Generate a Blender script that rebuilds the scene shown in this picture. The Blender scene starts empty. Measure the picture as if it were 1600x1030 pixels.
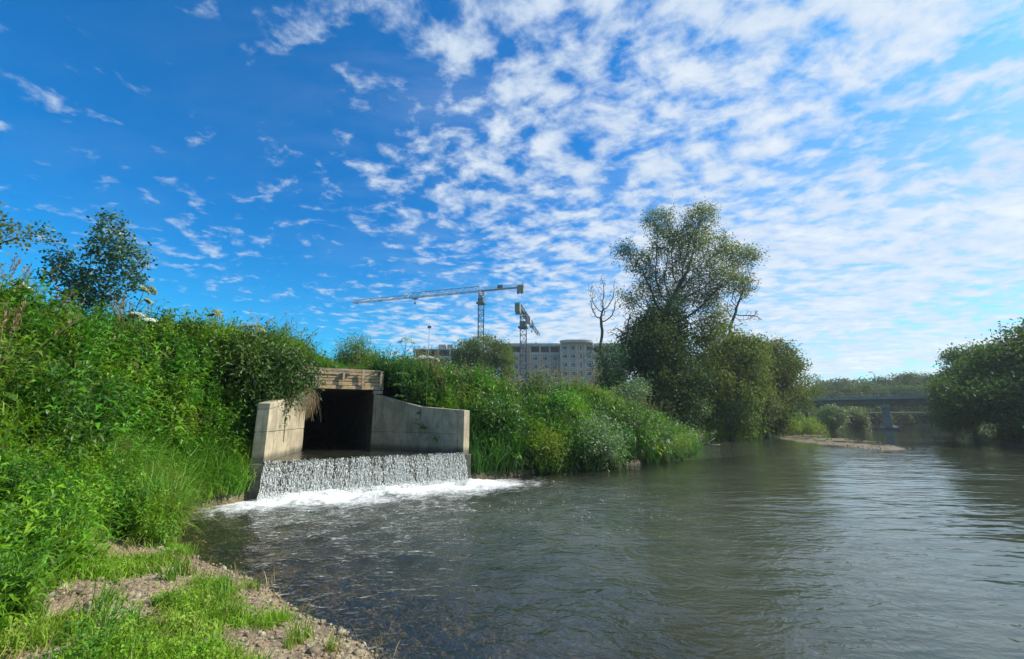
import bpy, math, random
import numpy as np
from mathutils import Vector, Matrix, noise, kdtree
R = math.radians
random.seed(7); RNG = np.random.default_rng(7)
SC = bpy.context.scene
COL = SC.collection

# ---------------------------------------------------------------- camera, sky, sun, exposure
EYE = 2.0
FOC = 650.0                      # focal length in photo pixels (1600 wide)
PITCH = math.atan(137 / 650.0)
cam = bpy.data.cameras.new('camera'); cam.sensor_width = 36; cam.lens = 36 * FOC / 1600
cam.clip_start = 0.05; cam.clip_end = 3000
co = bpy.data.objects.new('camera', cam); COL.objects.link(co)
co.location = (0, 0, EYE); co.rotation_euler = (R(90) + PITCH, 0, 0)
SC.camera = co

SUN_AZ, SUN_EL = R(80), R(42)     # azimuth from +Y towards +X
SUN_DIR = Vector((math.sin(SUN_AZ) * math.cos(SUN_EL), math.cos(SUN_AZ) * math.cos(SUN_EL), math.sin(SUN_EL)))
sl = bpy.data.lights.new('sun', 'SUN'); sl.energy = 5.0; sl.angle = R(0.5); sl.color = (1.0, 0.94, 0.84)
so = bpy.data.objects.new('sun', sl); COL.objects.link(so)
so.rotation_euler = SUN_DIR.to_track_quat('Z', 'Y').to_euler()

vs = SC.view_settings
vs.view_transform = 'Standard'; vs.look = 'None'; vs.gamma = 1; vs.use_curve_mapping = False; vs.exposure = 0.5
SC.cycles.max_bounces = 8; SC.cycles.transparent_max_bounces = 12; SC.cycles.caustics_reflective = False
SC.cycles.caustics_refractive = False


class NT:
    """small helper around a node tree"""
    def __init__(s, tree): s.t = tree; s.t.nodes.clear()
    def n(s, typ, ins=None, **kw):
        nd = s.t.nodes.new(typ)
        for k, v in kw.items(): setattr(nd, k, v)
        for k, v in (ins or {}).items():
            if isinstance(v, bpy.types.NodeSocket): s.t.links.new(v, nd.inputs[k])
            elif v is not None: nd.inputs[k].default_value = v
        return nd
    def m(s, op, a, b=None, c=None, clamp=False):
        nd = s.t.nodes.new('ShaderNodeMath'); nd.operation = op; nd.use_clamp = clamp
        for i, v in enumerate((a, b, c)):
            if v is None: continue
            if isinstance(v, bpy.types.NodeSocket): s.t.links.new(v, nd.inputs[i])
            else: nd.inputs[i].default_value = v
        return nd.outputs[0]
    def mix(s, f, a, b, bt='MIX'):
        nd = s.t.nodes.new('ShaderNodeMix'); nd.data_type = 'RGBA'; nd.blend_type = bt
        for k, v in ((0, f), (6, a), (7, b)):
            if isinstance(v, bpy.types.NodeSocket): s.t.links.new(v, nd.inputs[k])
            else: nd.inputs[k].default_value = v if k == 0 else (tuple(v) + (1,) if len(v) == 3 else v)
        return nd.outputs[2]
    def rng(s, v, a, b, c=0., d=1., smooth=True):
        nd = s.t.nodes.new('ShaderNodeMapRange'); nd.interpolation_type = 'SMOOTHSTEP' if smooth else 'LINEAR'
        s.t.links.new(v, nd.inputs[0])
        for i, x in zip((1, 2, 3, 4), (a, b, c, d)): nd.inputs[i].default_value = x
        return nd.outputs[0]
    def noise(s, vec, scale, detail=4, rough=.55, dist=0., out=0):
        nd = s.n('ShaderNodeTexNoise', {'Scale': scale, 'Detail': detail, 'Roughness': rough, 'Distortion': dist})
        if vec is not None: s.t.links.new(vec, nd.inputs['Vector'])
        return nd.outputs[out]
    def mapv(s, vec, loc=(0, 0, 0), rot=(0, 0, 0), scale=(1, 1, 1)):
        nd = s.n('ShaderNodeMapping', {'Location': loc, 'Rotation': rot, 'Scale': scale})
        s.t.links.new(vec, nd.inputs['Vector']); return nd.outputs[0]


# world: blue Nishita sky with a high layer of altocumulus
W = bpy.data.worlds.new('World'); SC.world = W; W.use_nodes = True
q = NT(W.node_tree)
sky = q.n('ShaderNodeTexSky', sky_type='NISHITA', sun_disc=False, sun_elevation=SUN_EL, sun_rotation=SUN_AZ)
sky.air_density = 1.0; sky.dust_density = 0.6; sky.ozone_density = 2.0
hs = q.n('ShaderNodeHueSaturation', {'Hue': 0.494, 'Saturation': 1.55, 'Value': 1.1, 'Color': sky.outputs[0]})
tc = q.n('ShaderNodeTexCoord')
sx = q.n('ShaderNodeSeparateXYZ', {0: tc.outputs['Generated']})
X, Y, Z = sx.outputs
den = q.m('ADD', q.m('MAXIMUM', Z, 0.0), 0.10)
U = q.m('DIVIDE', X, den); V = q.m('DIVIDE', Y, den)
P = q.n('ShaderNodeCombineXYZ', {0: U, 1: V}).outputs[0]
wob = q.n('ShaderNodeVectorMath', {0: q.noise(P, 1.3, 3, out=1), 1: (.5, .5, .5)}, operation='SUBTRACT').outputs[0]
Pw = q.n('ShaderNodeVectorMath', {0: wob, 1: (.22, .22, 0), 2: P}, operation='MULTIPLY_ADD').outputs[0]
side = q.m('ADD', U, q.m('MULTIPLY', V, 0.30))        # clear to the left, cloud deck to the right
n_big = q.noise(q.mapv(Pw, (3.1, 1.7, 0)), 0.9, 3, .5)
n_puf = q.noise(q.mapv(Pw, (0.4, 2.2, 0), (0, 0, R(35)), (1.0, 1.15, 1)), 8.5, 8, .58, .1)
n_str = q.noise(q.mapv(Pw, (5.4, .3, 0), (0, 0, R(-38)), (1.0, 3.6, 1)), 2.6, 8, .60, .4)
wst = q.rng(side, 0.5, 2.2)
cells = q.m('ADD', q.m('MULTIPLY', n_puf, q.m('SUBTRACT', 1.0, q.m('MULTIPLY', wst, .42))), q.m('MULTIPLY', n_str, q.m('MULTIPLY', wst, .42)))
edge = q.m('ADD', q.rng(side, -0.6, 0.30, -0.15, 0.045), q.rng(side, 0.3, 2.4, 0.0, 0.11))
raw = q.m('ADD', q.m('ADD', cells, q.m('MULTIPLY', q.m('SUBTRACT', n_big, .5), .50)), edge)
dens = q.rng(raw, 0.40, 0.69)
thin = q.rng(q.noise(q.mapv(Pw, (9, 4, 0), (0, 0, R(20)), (1, 2.4, 1)), 1.7, 6, .6, .3), .42, .75, 0, .35)
dens = q.m('MAXIMUM', q.m('MULTIPLY', dens, .93), q.m('MULTIPLY', thin, q.rng(side, -.6, 1.2, .08, 1)))
dens = q.m('MAXIMUM', dens, q.m('MULTIPLY', q.rng(side, .5, 2.3, 0, .62), q.rng(n_str, .25, .6, .55, 1.0)))
dens = q.m('MULTIPLY', dens, q.rng(Z, -.02, .05))
shade = q.rng(raw, .58, .86)
ccol = q.mix(shade, (4.7, 5.5, 6.5), (6.5, 6.8, 7.1))
ccol = q.mix(q.rng(q.noise(q.mapv(Pw, (1, 8, 0)), 2.2, 5, .6), .4, .7, 0, .5), ccol, (4.0, 4.9, 6.1))
blue = q.mix(1.0, hs.outputs[0], (.12, 1.06, 1.24), 'MULTIPLY')
col = q.mix(dens, blue, ccol)
bg = q.n('ShaderNodeBackground', {'Color': col, 'Strength': 0.1})
q.n('ShaderNodeOutputWorld', {'Surface': bg.outputs[0]})


# ---------------------------------------------------------------- helpers
def ray(px, py):
    u = (px - 800) / FOC; v = (515 - py) / FOC
    return u, math.cos(PITCH) - v * math.sin(PITCH), math.sin(PITCH) + v * math.cos(PITCH)
def at(px, py, y):
    r = ray(px, py); t = y / r[1]; return Vector((r[0] * t, y, EYE + r[2] * t))
def onz(px, py, z):
    r = ray(px, py); t = (z - EYE) / r[2]; return Vector((r[0] * t, r[1] * t, z))

def tag(o, label=None, cat=None, group=None, kind=None):
    if label: o['label'] = label
    if cat: o['category'] = cat
    if group: o['group'] = group
    if kind: o['kind'] = kind
    return o
def empty(name, loc=(0, 0, 0), rz=0):
    o = bpy.data.objects.new(name, None); COL.objects.link(o); o.empty_display_size = .2
    o.location = loc; o.rotation_euler = (0, 0, rz); return o
def link(name, me, mat=None, parent=None):
    o = bpy.data.objects.new(name, me); COL.objects.link(o)
    if mat is not None and not me.materials: me.materials.append(mat)
    if parent is not None: o.parent = parent
    return o
def np_mesh(name, v, f, smooth=False):
    """v (N,3), f (M,k) arrays of equal-sided faces"""
    me = bpy.data.meshes.new(name)
    v = np.asarray(v, np.float32); f = np.asarray(f, np.int32); k = f.shape[1]
    me.vertices.add(len(v)); me.vertices.foreach_set('co', v.ravel())
    me.loops.add(f.size); me.loops.foreach_set('vertex_index', f.ravel())
    me.polygons.add(len(f)); me.polygons.foreach_set('loop_start', np.arange(0, f.size, k, dtype=np.int32))
    if smooth: me.polygons.foreach_set('use_smooth', np.ones(len(f), bool))
    me.update(calc_edges=True); return me

class MB:
    def __init__(s): s.v = []; s.f = []
    def box(s, c, d, rot=None):
        b = len(s.v); h = [x / 2 for x in d]; M = rot
        for z in (-1, 1):
            for x, y in ((-1, -1), (1, -1), (1, 1), (-1, 1)):
                p = Vector((x * h[0], y * h[1], z * h[2]))
                if M is not None: p = M @ p
                s.v.append(tuple(p + Vector(c)))
        for q_ in ((3, 2, 1, 0), (4, 5, 6, 7), (0, 1, 5, 4), (1, 2, 6, 5), (2, 3, 7, 6), (3, 0, 4, 7)):
            s.f.append(tuple(b + i for i in q_))
        return s
    def beam(s, a, b, w, h=None):
        a, b = Vector(a), Vector(b); d = b - a; L = d.length
        if L < 1e-6: return s
        M = d.to_track_quat('X', 'Z').to_matrix()
        return s.box((a + b) / 2, (L, w, h or w), M)
    def prism(s, pts, z0, z1):
        """pts: plan polygon counter-clockwise; z1 may be a list (one height per point)"""
        b = len(s.v); n = len(pts)
        z1 = z1 if isinstance(z1, (list, tuple)) else [z1] * n
        s.v += [(p[0], p[1], z0) for p in pts] + [(p[0], p[1], z) for p, z in zip(pts, z1)]
        s.f.append(tuple(b + i for i in reversed(range(n)))); s.f.append(tuple(b + n + i for i in range(n)))
        for i in range(n): j = (i + 1) % n; s.f.append((b + i, b + j, b + n + j, b + n + i))
        return s
    def tube(s, pts, rad, n=8, cap=True):
        pts = [Vector(p) for p in pts]
        if not isinstance(rad, (list, tuple)): rad = [rad] * len(pts)
        b = len(s.v); up = Vector((0.13, .07, 1)).normalized()
        for i, p in enumerate(pts):
            d = (pts[min(i + 1, len(pts) - 1)] - pts[max(i - 1, 0)]).normalized()
            if abs(d.dot(up)) > .97: up = Vector((1, .1, 0)).normalized()
            a = d.cross(up).normalized(); c = d.cross(a)
            for k in range(n):
                t = 2 * math.pi * k / n; s.v.append(tuple(p + rad[i] * (math.cos(t) * a + math.sin(t) * c)))
        for i in range(len(pts) - 1):
            for k in range(n):
                j = (k + 1) % n; s.f.append((b + i * n + k, b + i * n + j, b + (i + 1) * n + j, b + (i + 1) * n + k))
        if cap:
            s.f.append(tuple(b + k for k in reversed(range(n)))); e = b + (len(pts) - 1) * n
            s.f.append(tuple(e + k for k in range(n)))
        return s
    def mesh(s, name, smooth=False):
        me = bpy.data.meshes.new(name); me.from_pydata(s.v, [], s.f); me.update()
        if smooth: me.polygons.foreach_set('use_smooth', [True] * len(me.polygons))
        return me
    def build(s, name, mat, parent=None, smooth=False, bevel=0):
        o = link(name, s.mesh(name, smooth), mat, parent)
        if bevel:
            m = o.modifiers.new('bevel', 'BEVEL'); m.width = bevel; m.segments = 2; m.limit_method = 'ANGLE'
        return o


# ---------------------------------------------------------------- materials
def principled(name, build):
    m = bpy.data.materials.new(name); m.use_nodes = True; t = NT(m.node_tree)
    p = t.n('ShaderNodeBsdfPrincipled'); build(t, p)
    t.n('ShaderNodeOutputMaterial', {'Surface': p.outputs[0]}); return m

def simple(name, col, rough=.7, metal=0., var=.25, scale=6., bump=0.):
    def b(t, p):
        pos = t.n('ShaderNodeNewGeometry').outputs['Position']
        n = t.noise(pos, scale, 6, .6)
        c = t.mix(t.rng(n, .3, .7), [x * (1 - var) for x in col], [min(1, x * (1 + var)) for x in col])
        t.t.links.new(c, p.inputs['Base Color']); p.inputs['Roughness'].default_value = rough; p.inputs['Metallic'].default_value = metal
        if bump:
            bn = t.n('ShaderNodeBump', {'Height': t.noise(pos, scale * 4, 6, .6), 'Strength': bump, 'Distance': .02})
            t.t.links.new(bn.outputs[0], p.inputs['Normal'])
    return principled(name, b)

def foliage(name, dark, light, alt, patch=.45, trans=.38, gloss=.25, alt_fac=.7):
    """leaf with its own colour per leaf, per plant, and drifting patches of another kind of green"""
    m = bpy.data.materials.new(name); m.use_nodes = True; t = NT(m.node_tree)
    g = t.n('ShaderNodeNewGeometry'); oi = t.n('ShaderNodeObjectInfo')
    c = t.mix(g.outputs['Random Per Island'], dark, light)
    n = t.noise(g.outputs['Position'], patch, 4, .6)
    c = t.mix(t.m('MULTIPLY', t.rng(n, .46, .62), alt_fac), c, alt)
    v = t.rng(oi.outputs['Random'], 0, 1, .72, 1.28, False)
    hsv = t.n('ShaderNodeHueSaturation', {'Hue': t.rng(oi.outputs['Random'], 0, 1, .485, .512, False), 'Saturation': 1.0, 'Value': v, 'Color': c})
    c = hsv.outputs[0]
    p = t.n('ShaderNodeBsdfPrincipled', {'Base Color': c, 'Roughness': .5, 'Specular IOR Level': gloss})
    tr = t.n('ShaderNodeBsdfTranslucent', {'Color': t.mix(1.0, c, (1.25, 1.35, .55), 'MULTIPLY')})
    mx = t.n('ShaderNodeMixShader', {0: trans, 1: p.outputs[0], 2: tr.outputs[0]})
    t.n('ShaderNodeOutputMaterial', {'Surface': mx.outputs[0]}); return m

M = {}
M['herb'] = foliage('herb_leaf', (.028, .115, .006), (.115, .31, .016), (.21, .33, .012), .55, .36, .5)
M['herb_dark'] = foliage('dark_herb_leaf', (.020, .078, .010), (.075, .19, .024), (.11, .20, .018), .6, .34, .55)
M['grass'] = foliage('grass_blade', (.055, .18, .010), (.17, .36, .03), (.25, .34, .045), .7, .36, .45)
M['lush'] = foliage('lush_grass', (.06, .20, .008), (.19, .42, .02), (.26, .40, .02), .8, .4, .4)
M['lawn'] = foliage('short_grass', (.11, .25, .014), (.24, .42, .03), (.27, .36, .05), 1.2)
M['grey_leaf'] = foliage('grey_green_leaf', (.07, .13, .05), (.26, .34, .19), (.15, .25, .08), .5, .3, .5)
M['willow'] = foliage('willow_leaf', (.075, .105, .048), (.20, .24, .12), (.19, .20, .08), .22, .4, .08)
M['darktree'] = foliage('dark_tree_leaf', (.034, .074, .028), (.09, .15, .055), (.12, .15, .04), .22, .3, .08)
M['midtree'] = foliage('mid_tree_leaf', (.060, .11, .030), (.17, .24, .07), (.20, .21, .06), .25, .38, .08)
M['fartree'] = foliage('far_tree_leaf', (.045, .09, .028), (.12, .19, .055), (.15, .18, .05), .12, .3, .05)
M['poplar'] = foliage('poplar_leaf', (.02, .075, .04), (.10, .20, .13), (.05, .13, .08), .8, .25, .6)
M['yellow'] = foliage('yellow_green_leaf', (.12, .19, .018), (.27, .33, .035), (.20, .29, .03), .6)
M['straw'] = foliage('dry_grass', (.20, .14, .07), (.42, .32, .18), (.30, .24, .12), 2.0, .3)
M['root'] = foliage('dry_root', (.10, .07, .04), (.27, .20, .12), (.17, .13, .08), 2.0, .1)
M['bark'] = simple('grey_bark', (.10, .085, .065), .9, 0, .4, 9, .6)
M['bark_pale'] = simple('pale_bark', (.20, .18, .15), .9, 0, .35, 9, .5)
M['stem'] = simple('green_stem', (.09, .15, .04), .7)
M['umbel'] = simple('umbel_white', (.62, .64, .50), .8)
M['umbel_green'] = simple('umbel_seed', (.36, .40, .17), .8)

def concrete_mat(name, base, dirt=.5):
    def b(t, p):
        pos = t.n('ShaderNodeNewGeometry').outputs['Position']
        n1 = t.noise(pos, 1.6, 6, .6); n2 = t.noise(pos, 14, 6, .65)
        st = t.noise(t.mapv(pos, (0, 0, 0), (0, 0, 0), (5, 5, .45)), 1.8, 5, .6)      # vertical run stains
        c = t.mix(t.rng(n1, .35, .65), [x * .62 for x in base], base)
        mo = t.rng(t.noise(pos, 2.7, 6, .7), .52, .66)
        c = t.mix(t.m('MULTIPLY', mo, .5), c, (.16, .15, .085))
        c = t.mix(t.m('MULTIPLY', t.rng(st, .50, .70), dirt), c, (base[0] * .45, base[1] * .43, base[2] * .38))
        c = t.mix(t.m('MULTIPLY', t.rng(n2, .5, .75), .35), c, (base[0] * .6, base[1] * .58, base[2] * .5))
        z = t.n('ShaderNodeSeparateXYZ', {0: pos}).outputs[2]
        wet = t.rng(t.m('ADD', z, t.m('MULTIPLY', n1, .12)), 1.18, .98)
        c = t.mix(t.m('MULTIPLY', wet, .75), c, (.05, .052, .035))
        t.t.links.new(c, p.inputs['Base Color']); p.inputs['Roughness'].default_value = .85
        bn = t.n('ShaderNodeBump', {'Height': t.m('ADD', n2, t.noise(pos, 60, 4, .7)), 'Strength': .35, 'Distance': .01})
        t.t.links.new(bn.outputs[0], p.inputs['Normal'])
    return principled(name, b)
M['concrete'] = concrete_mat('concrete', (.50, .43, .295), .7)
M['wet_concrete'] = simple('wet_concrete', (.10, .095, .07), .35, 0, .4, 3, .3)
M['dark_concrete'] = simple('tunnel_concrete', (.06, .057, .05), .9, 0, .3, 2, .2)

def wood_mat():
    def b(t, p):
        pos = t.n('ShaderNodeNewGeometry').outputs['Position']
        oi = t.n('ShaderNodeObjectInfo').outputs['Random']
        g = t.noise(t.mapv(pos, (0, 0, 0), (0, 0, R(-30)), (.8, 3, 14)), 3.0, 7, .65, .3)
        c = t.mix(t.rng(g, .35, .65), (.28, .18, .085), (.60, .46, .26))
        c = t.mix(t.m('MULTIPLY', t.rng(t.noise(pos, 2.5, 5, .6), .45, .65), .45), c, (.34, .31, .27))
        v = t.n('ShaderNodeHueSaturation', {'Value': t.rng(oi, 0, 1, .8, 1.2, False), 'Color': c})
        t.t.links.new(v.outputs[0], p.inputs['Base Color']); p.inputs['Roughness'].default_value = .85
        bn = t.n('ShaderNodeBump', {'Height': g, 'Strength': .5, 'Distance': .01}); t.t.links.new(bn.outputs[0], p.inputs['Normal'])
    return principled('weathered_wood', b)
M['wood'] = wood_mat()
M['wood_pink'] = simple('faded_reddish_wood', (.40, .27, .22), .85, 0, .3, 12, .4)

def ground_mat():
    def b(t, p):
        pos = t.n('ShaderNodeNewGeometry').outputs['Position']
        veg = t.n('ShaderNodeAttribute', attribute_name='veg').outputs['Fac']
        vo = t.n('ShaderNodeTexVoronoi', {'Vector': pos, 'Scale': 16.0, 'Randomness': 1.0})
        vo2 = t.n('ShaderNodeTexVoronoi', {'Vector': pos, 'Scale': 42.0, 'Randomness': 1.0})
        sep = t.n('ShaderNodeSeparateColor', {0: vo.outputs['Color']}).outputs[0]
        sep2 = t.n('ShaderNodeSeparateColor', {0: vo2.outputs['Color']}).outputs[1]
        c = t.mix(sep, (.17, .125, .07), (.36, .29, .19))
        c = t.mix(t.m('MULTIPLY', t.rng(vo.outputs['Distance'], .25, .5), .7), c, (.10, .075, .05))
        c2 = t.mix(sep2, (.12, .09, .05), (.38, .32, .21))
        c = t.mix(t.rng(t.noise(pos, 3, 5), .42, .55), c, c2)
        c = t.mix(t.m('MULTIPLY', t.rng(t.noise(pos, 1.1, 5, .6), .45, .6), .55), c, (.23, .15, .09))
        c = t.mix(veg, c, t.mix(t.rng(t.noise(pos, 2, 6), .35, .65), (.035, .045, .015), (.075, .10, .025)))
        z = t.n('ShaderNodeSeparateXYZ', {0: pos}).outputs[2]
        c = t.mix(t.m('MULTIPLY', t.rng(z, .16, -.01), .48), c, (.075, .055, .030))   # wet and silted below the waterline
        t.t.links.new(c, p.inputs['Base Color']); p.inputs['Roughness'].default_value = .9
        h = t.m('ADD', t.m('MULTIPLY', vo.outputs['Distance'], -1.0), t.m('MULTIPLY', vo2.outputs['Distance'], -.5))
        bn = t.n('ShaderNodeBump', {'Height': h, 'Strength': .8, 'Distance': .03}); t.t.links.new(bn.outputs[0], p.inputs['Normal'])
    return principled('gravel_and_soil', b)
M['ground'] = ground_mat()

def stone_mat():
    def b(t, p):
        pos = t.n('ShaderNodeNewGeometry').outputs['Position']; oi = t.n('ShaderNodeObjectInfo').outputs['Random']
        cr = t.n('ShaderNodeValToRGB', {0: oi}); e = cr.color_ramp.elements
        e[0].color = (.14, .105, .065, 1); e[1].color = (.42, .38, .27, 1)
        for pz, cc in ((.3, (.27, .215, .13, 1)), (.6, (.34, .27, .16, 1)), (.8, (.20, .185, .14, 1))):
            x = e.new(pz); x.color = cc
        n = t.noise(pos, 25, 6, .65)
        c = t.mix(t.rng(n, .35, .65), t.mix(1, cr.outputs[0], (.75, .72, .7), 'MULTIPLY'), cr.outputs[0])
        t.t.links.new(c, p.inputs['Base Color']); p.inputs['Roughness'].default_value = .85
        bn = t.n('ShaderNodeBump', {'Height': n, 'Strength': .4, 'Distance': .01}); t.t.links.new(bn.outputs[0], p.inputs['Normal'])
    return principled('river_stone', b)
M['stone'] = stone_mat()

def water_mat(name, foam_attr=True):
    m = bpy.data.materials.new(name); m.use_nodes = True; t = NT(m.node_tree)
    pos = t.n('ShaderNodeNewGeometry').outputs['Position']
    near = t.n('ShaderNodeAttribute', attribute_name='churn').outputs['Fac']    # how much the fall stirs the surface
    deep = t.n('ShaderNodeAttribute', attribute_name='deep').outputs['Fac']
    foam = t.n('ShaderNodeAttribute', attribute_name='foam').outputs['Fac']
    riff = t.n('ShaderNodeAttribute', attribute_name='riffle').outputs['Fac']
    rip = t.rng(t.noise(pos, .10, 2), .4, .6)
    a = t.noise(t.mapv(pos, (0, 0, 0), (0, 0, R(20)), (.55, 1.9, 1)), 1.25, 1.5, .45, .9)
    a2 = t.noise(t.mapv(pos, (7, 0, 0), (0, 0, R(-25)), (.7, 1.7, 1)), 2.6, 1.5, .5, .7)
    b = t.noise(t.mapv(pos, (3, 0, 0), (0, 0, R(10)), (1.0, 1.5, 1)), 3.6, 2.5, .5, 1.4)
    c = t.noise(pos, 11, 2.5, .55, 1.0)
    h = t.m('ADD', t.m('MULTIPLY', a, t.m('MULTIPLY_ADD', rip, .60, .30)), t.m('MULTIPLY', a2, t.m('MULTIPLY_ADD', rip, .15, .14)))
    h = t.m('ADD', h, t.m('MULTIPLY', b, t.m('MULTIPLY_ADD', near, .80, .05)))
    h = t.m('ADD', h, t.m('MULTIPLY', c, t.m('MULTIPLY_ADD', near, .20, .014)))
    h = t.m('MULTIPLY', h, t.rng(t.n('ShaderNodeSeparateXYZ', {0: pos}).outputs[1], 18, 36, 1.0, .28))
    bn = t.n('ShaderNodeBump', {'Height': h, 'Strength': 1.0, 'Distance': .068}).outputs[0]
    gl = t.n('ShaderNodeBsdfGlossy', {'Color': (1, 1, 1, 1), 'Roughness': .03, 'Normal': bn})
    tr = t.n('ShaderNodeBsdfTransparent', {'Color': (.80, .75, .58, 1)})
    dcol = t.mix(t.rng(t.noise(pos, .7, 4), .4, .6), (.046, .056, .036), (.064, .072, .050))
    df = t.n('ShaderNodeBsdfDiffuse', {'Color': dcol})
    body = t.n('ShaderNodeMixShader', {0: t.rng(deep, 0, 1, .12, .97, False), 1: tr.outputs[0], 2: df.outputs[0]})
    fr = t.n('ShaderNodeFresnel', {'IOR': 1.42, 'Normal': bn}).outputs[0]
    fr = t.m('MULTIPLY_ADD', fr, 1.0, .01, clamp=True)
    w = t.n('ShaderNodeMixShader', {0: fr, 1: body.outputs[0], 2: gl.outputs[0]})
    # foam: white lace where the attribute is high, flecks farther out
    f1 = t.noise(pos, 3.2, 8, .68, 1.0); f2 = t.noise(pos, 20, 5, .7, .5)
    lace = t.rng(t.m('ADD', t.m('ADD', t.m('MULTIPLY', f1, .65), t.m('MULTIPLY', f2, .35)), t.m('MULTIPLY_ADD', foam, .50, -.40)), .27, .60)
    fleck = t.m('MULTIPLY', t.rng(t.noise(pos, 24, 2, .5), .655, .70), t.m('MULTIPLY', t.rng(t.noise(pos, 1.6, 3), .45, .62), riff))
    ff = t.m('MAXIMUM', lace, fleck, clamp=True)
    fd = t.n('ShaderNodeBsdfPrincipled', {'Base Color': (.80, .82, .80, 1), 'Roughness': .5})
    bf = t.n('ShaderNodeBump', {'Height': f2, 'Strength': .8, 'Distance': .04}); t.t.links.new(bf.outputs[0], fd.inputs['Normal'])
    o = t.n('ShaderNodeMixShader', {0: ff, 1: w.outputs[0], 2: fd.outputs[0]})
    t.n('ShaderNodeOutputMaterial', {'Surface': o.outputs[0]}); return m
M['water'] = water_mat('river_water')

def drop_mat():
    m = bpy.data.materials.new('falling_water'); m.use_nodes = True; t = NT(m.node_tree)
    p = t.n('ShaderNodeBsdfPrincipled', {'Base Color': (.90, .91, .88, 1), 'Roughness': .3})
    tr = t.n('ShaderNodeBsdfTranslucent', {'Color': (.8, .84, .82, 1)})
    g = t.n('ShaderNodeNewGeometry').outputs['Random Per Island']
    cl = t.n('ShaderNodeBsdfTransparent', {'Color': (.9, .93, .92, 1)})
    a = t.n('ShaderNodeMixShader', {0: .35, 1: p.outputs[0], 2: tr.outputs[0]})
    b = t.n('ShaderNodeMixShader', {0: t.rng(g, .3, 1.0, .0, .35), 1: a.outputs[0], 2: cl.outputs[0]})
    t.n('ShaderNodeOutputMaterial', {'Surface': b.outputs[0]}); return m
M['drop'] = drop_mat()
def sheet_mat():
    m = bpy.data.materials.new('fall_sheet'); m.use_nodes = True; t = NT(m.node_tree)
    pos = t.n('ShaderNodeNewGeometry').outputs['Position']
    v = t.mapv(pos, (0, 0, 0), (0, 0, R(-30)), (1, 1, .22)); n = t.noise(v, 20, 6, .7, .6)
    bn = t.n('ShaderNodeBump', {'Height': n, 'Strength': 1.0, 'Distance': .05}).outputs[0]
    p = t.n('ShaderNodeBsdfPrincipled', {'Base Color': (.10, .10, .07, 1), 'Roughness': .12, 'Normal': bn})
    tr = t.n('ShaderNodeBsdfTransparent', {'Color': (.75, .76, .68, 1)})
    z = t.n('ShaderNodeSeparateXYZ', {0: pos}).outputs[2]
    n2 = t.noise(v, 13, 7, .75, .8)
    wh = t.n('ShaderNodeBsdfPrincipled', {'Base Color': (.74, .76, .72, 1), 'Roughness': .4, 'Normal': bn})
    o = t.n('ShaderNodeMixShader', {0: t.rng(t.m('SUBTRACT', n, t.m('MULTIPLY', z, .06)), .40, .56), 1: tr.outputs[0], 2: p.outputs[0]})
    o2 = t.n('ShaderNodeMixShader', {0: t.rng(t.m('SUBTRACT', n2, t.m('MULTIPLY', z, .12)), .50, .60, 0, .8), 1: o.outputs[0], 2: wh.outputs[0]})
    t.n('ShaderNodeOutputMaterial', {'Surface': o2.outputs[0]}); return m
M['sheet'] = sheet_mat()
M['steel_grey'] = simple('crane_grey_steel', (.33, .33, .35), .5, 0, .1)
M['steel_dark'] = simple('crane_dark_steel', (.07, .11, .13), .6, 0, .2)
M['steel_white'] = simple('crane_pale_steel', (.50, .48, .47), .5, 0, .1)
M['weight'] = simple('counterweight_concrete', (.20, .23, .20), .8)
M['bconc'] = simple('building_concrete', (.52, .46, .38), .9, 0, .14, .4)
M['brick'] = simple('building_pink_brick', (.60, .25, .17), .9, 0, .25, .8)
M['white_frame'] = simple('white_window_frame', (.66, .67, .68), .5, 0, .05)
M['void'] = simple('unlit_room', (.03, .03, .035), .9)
M['bridge'] = simple('bridge_concrete', (.32, .285, .22), .85, 0, .2, .5)
M['bridge_dark'] = simple('bridge_beam', (.19, .17, .13), .85, 0, .2, .5)
M['pole'] = simple('galvanised_pole', (.22, .23, .23), .5)
M['rust'] = simple('rusty_pipe', (.30, .30, .27), .6)
def glass_mat():
    def b(t, p):
        p.inputs['Base Color'].default_value = (.035, .04, .045, 1); p.inputs['Roughness'].default_value = .15; p.inputs['Specular IOR Level'].default_value = .4
    return principled('window_glass', b)
M['glass'] = glass_mat()

# ---------------------------------------------------------------- terrain and water
FLOOR = 0.84           # culvert floor; its water stands at 0.88
LL = np.array([-6.35, 11.10]); LR = np.array([-1.56, 13.85])
E_ = (LR - LL) / np.linalg.norm(LR - LL); N_ = np.array([-E_[1], E_[0]])
OR_ = LR - 2.12 * E_ + 3.8 * N_; OL_ = LL + 1.12 * E_ + 3.8 * N_      # corners of the tunnel mouth
SHORE = np.array([(4, -300), (3.0, -60), (1.6, -12), (1.0, -2), (.4, 1.5), (-.45, 3.1), (-1.24, 4.0), (-1.94, 4.5), (-2.54, 5.0), (-3.13, 5.5), (-4.2, 6.15),
    (-5.3, 7.0), (-6.5, 8.2), (-7.05, 9.1), (-7.0, 10.0), (-6.5, 10.75), (-6.5, 11.05), (-1.45, 13.95), (-.4, 14.7), (.7, 15.8), (2.46, 16.9), (4.3, 18.2),
    (6.0, 19.4), (7.9, 21.2), (9.6, 24.0), (11.2, 27.2), (12.6, 30.5), (14.6, 33.6), (18.6, 38.0), (24, 44.5), (30.5, 52.5), (40.5, 57.5), (48, 63), (54.0, 74), (60, 86), (72, 96), (95, 101), (140, 104), (400, 110)])
FAR = np.array([(400, 70), (150, 78), (104, 78), (82, 72), (66, 64), (61, 59.5), (50, 47), (40.5, 36.5), (33, 27), (29, 18), (27, 6), (26, -12), (28, -60), (30, -300)])
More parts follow.
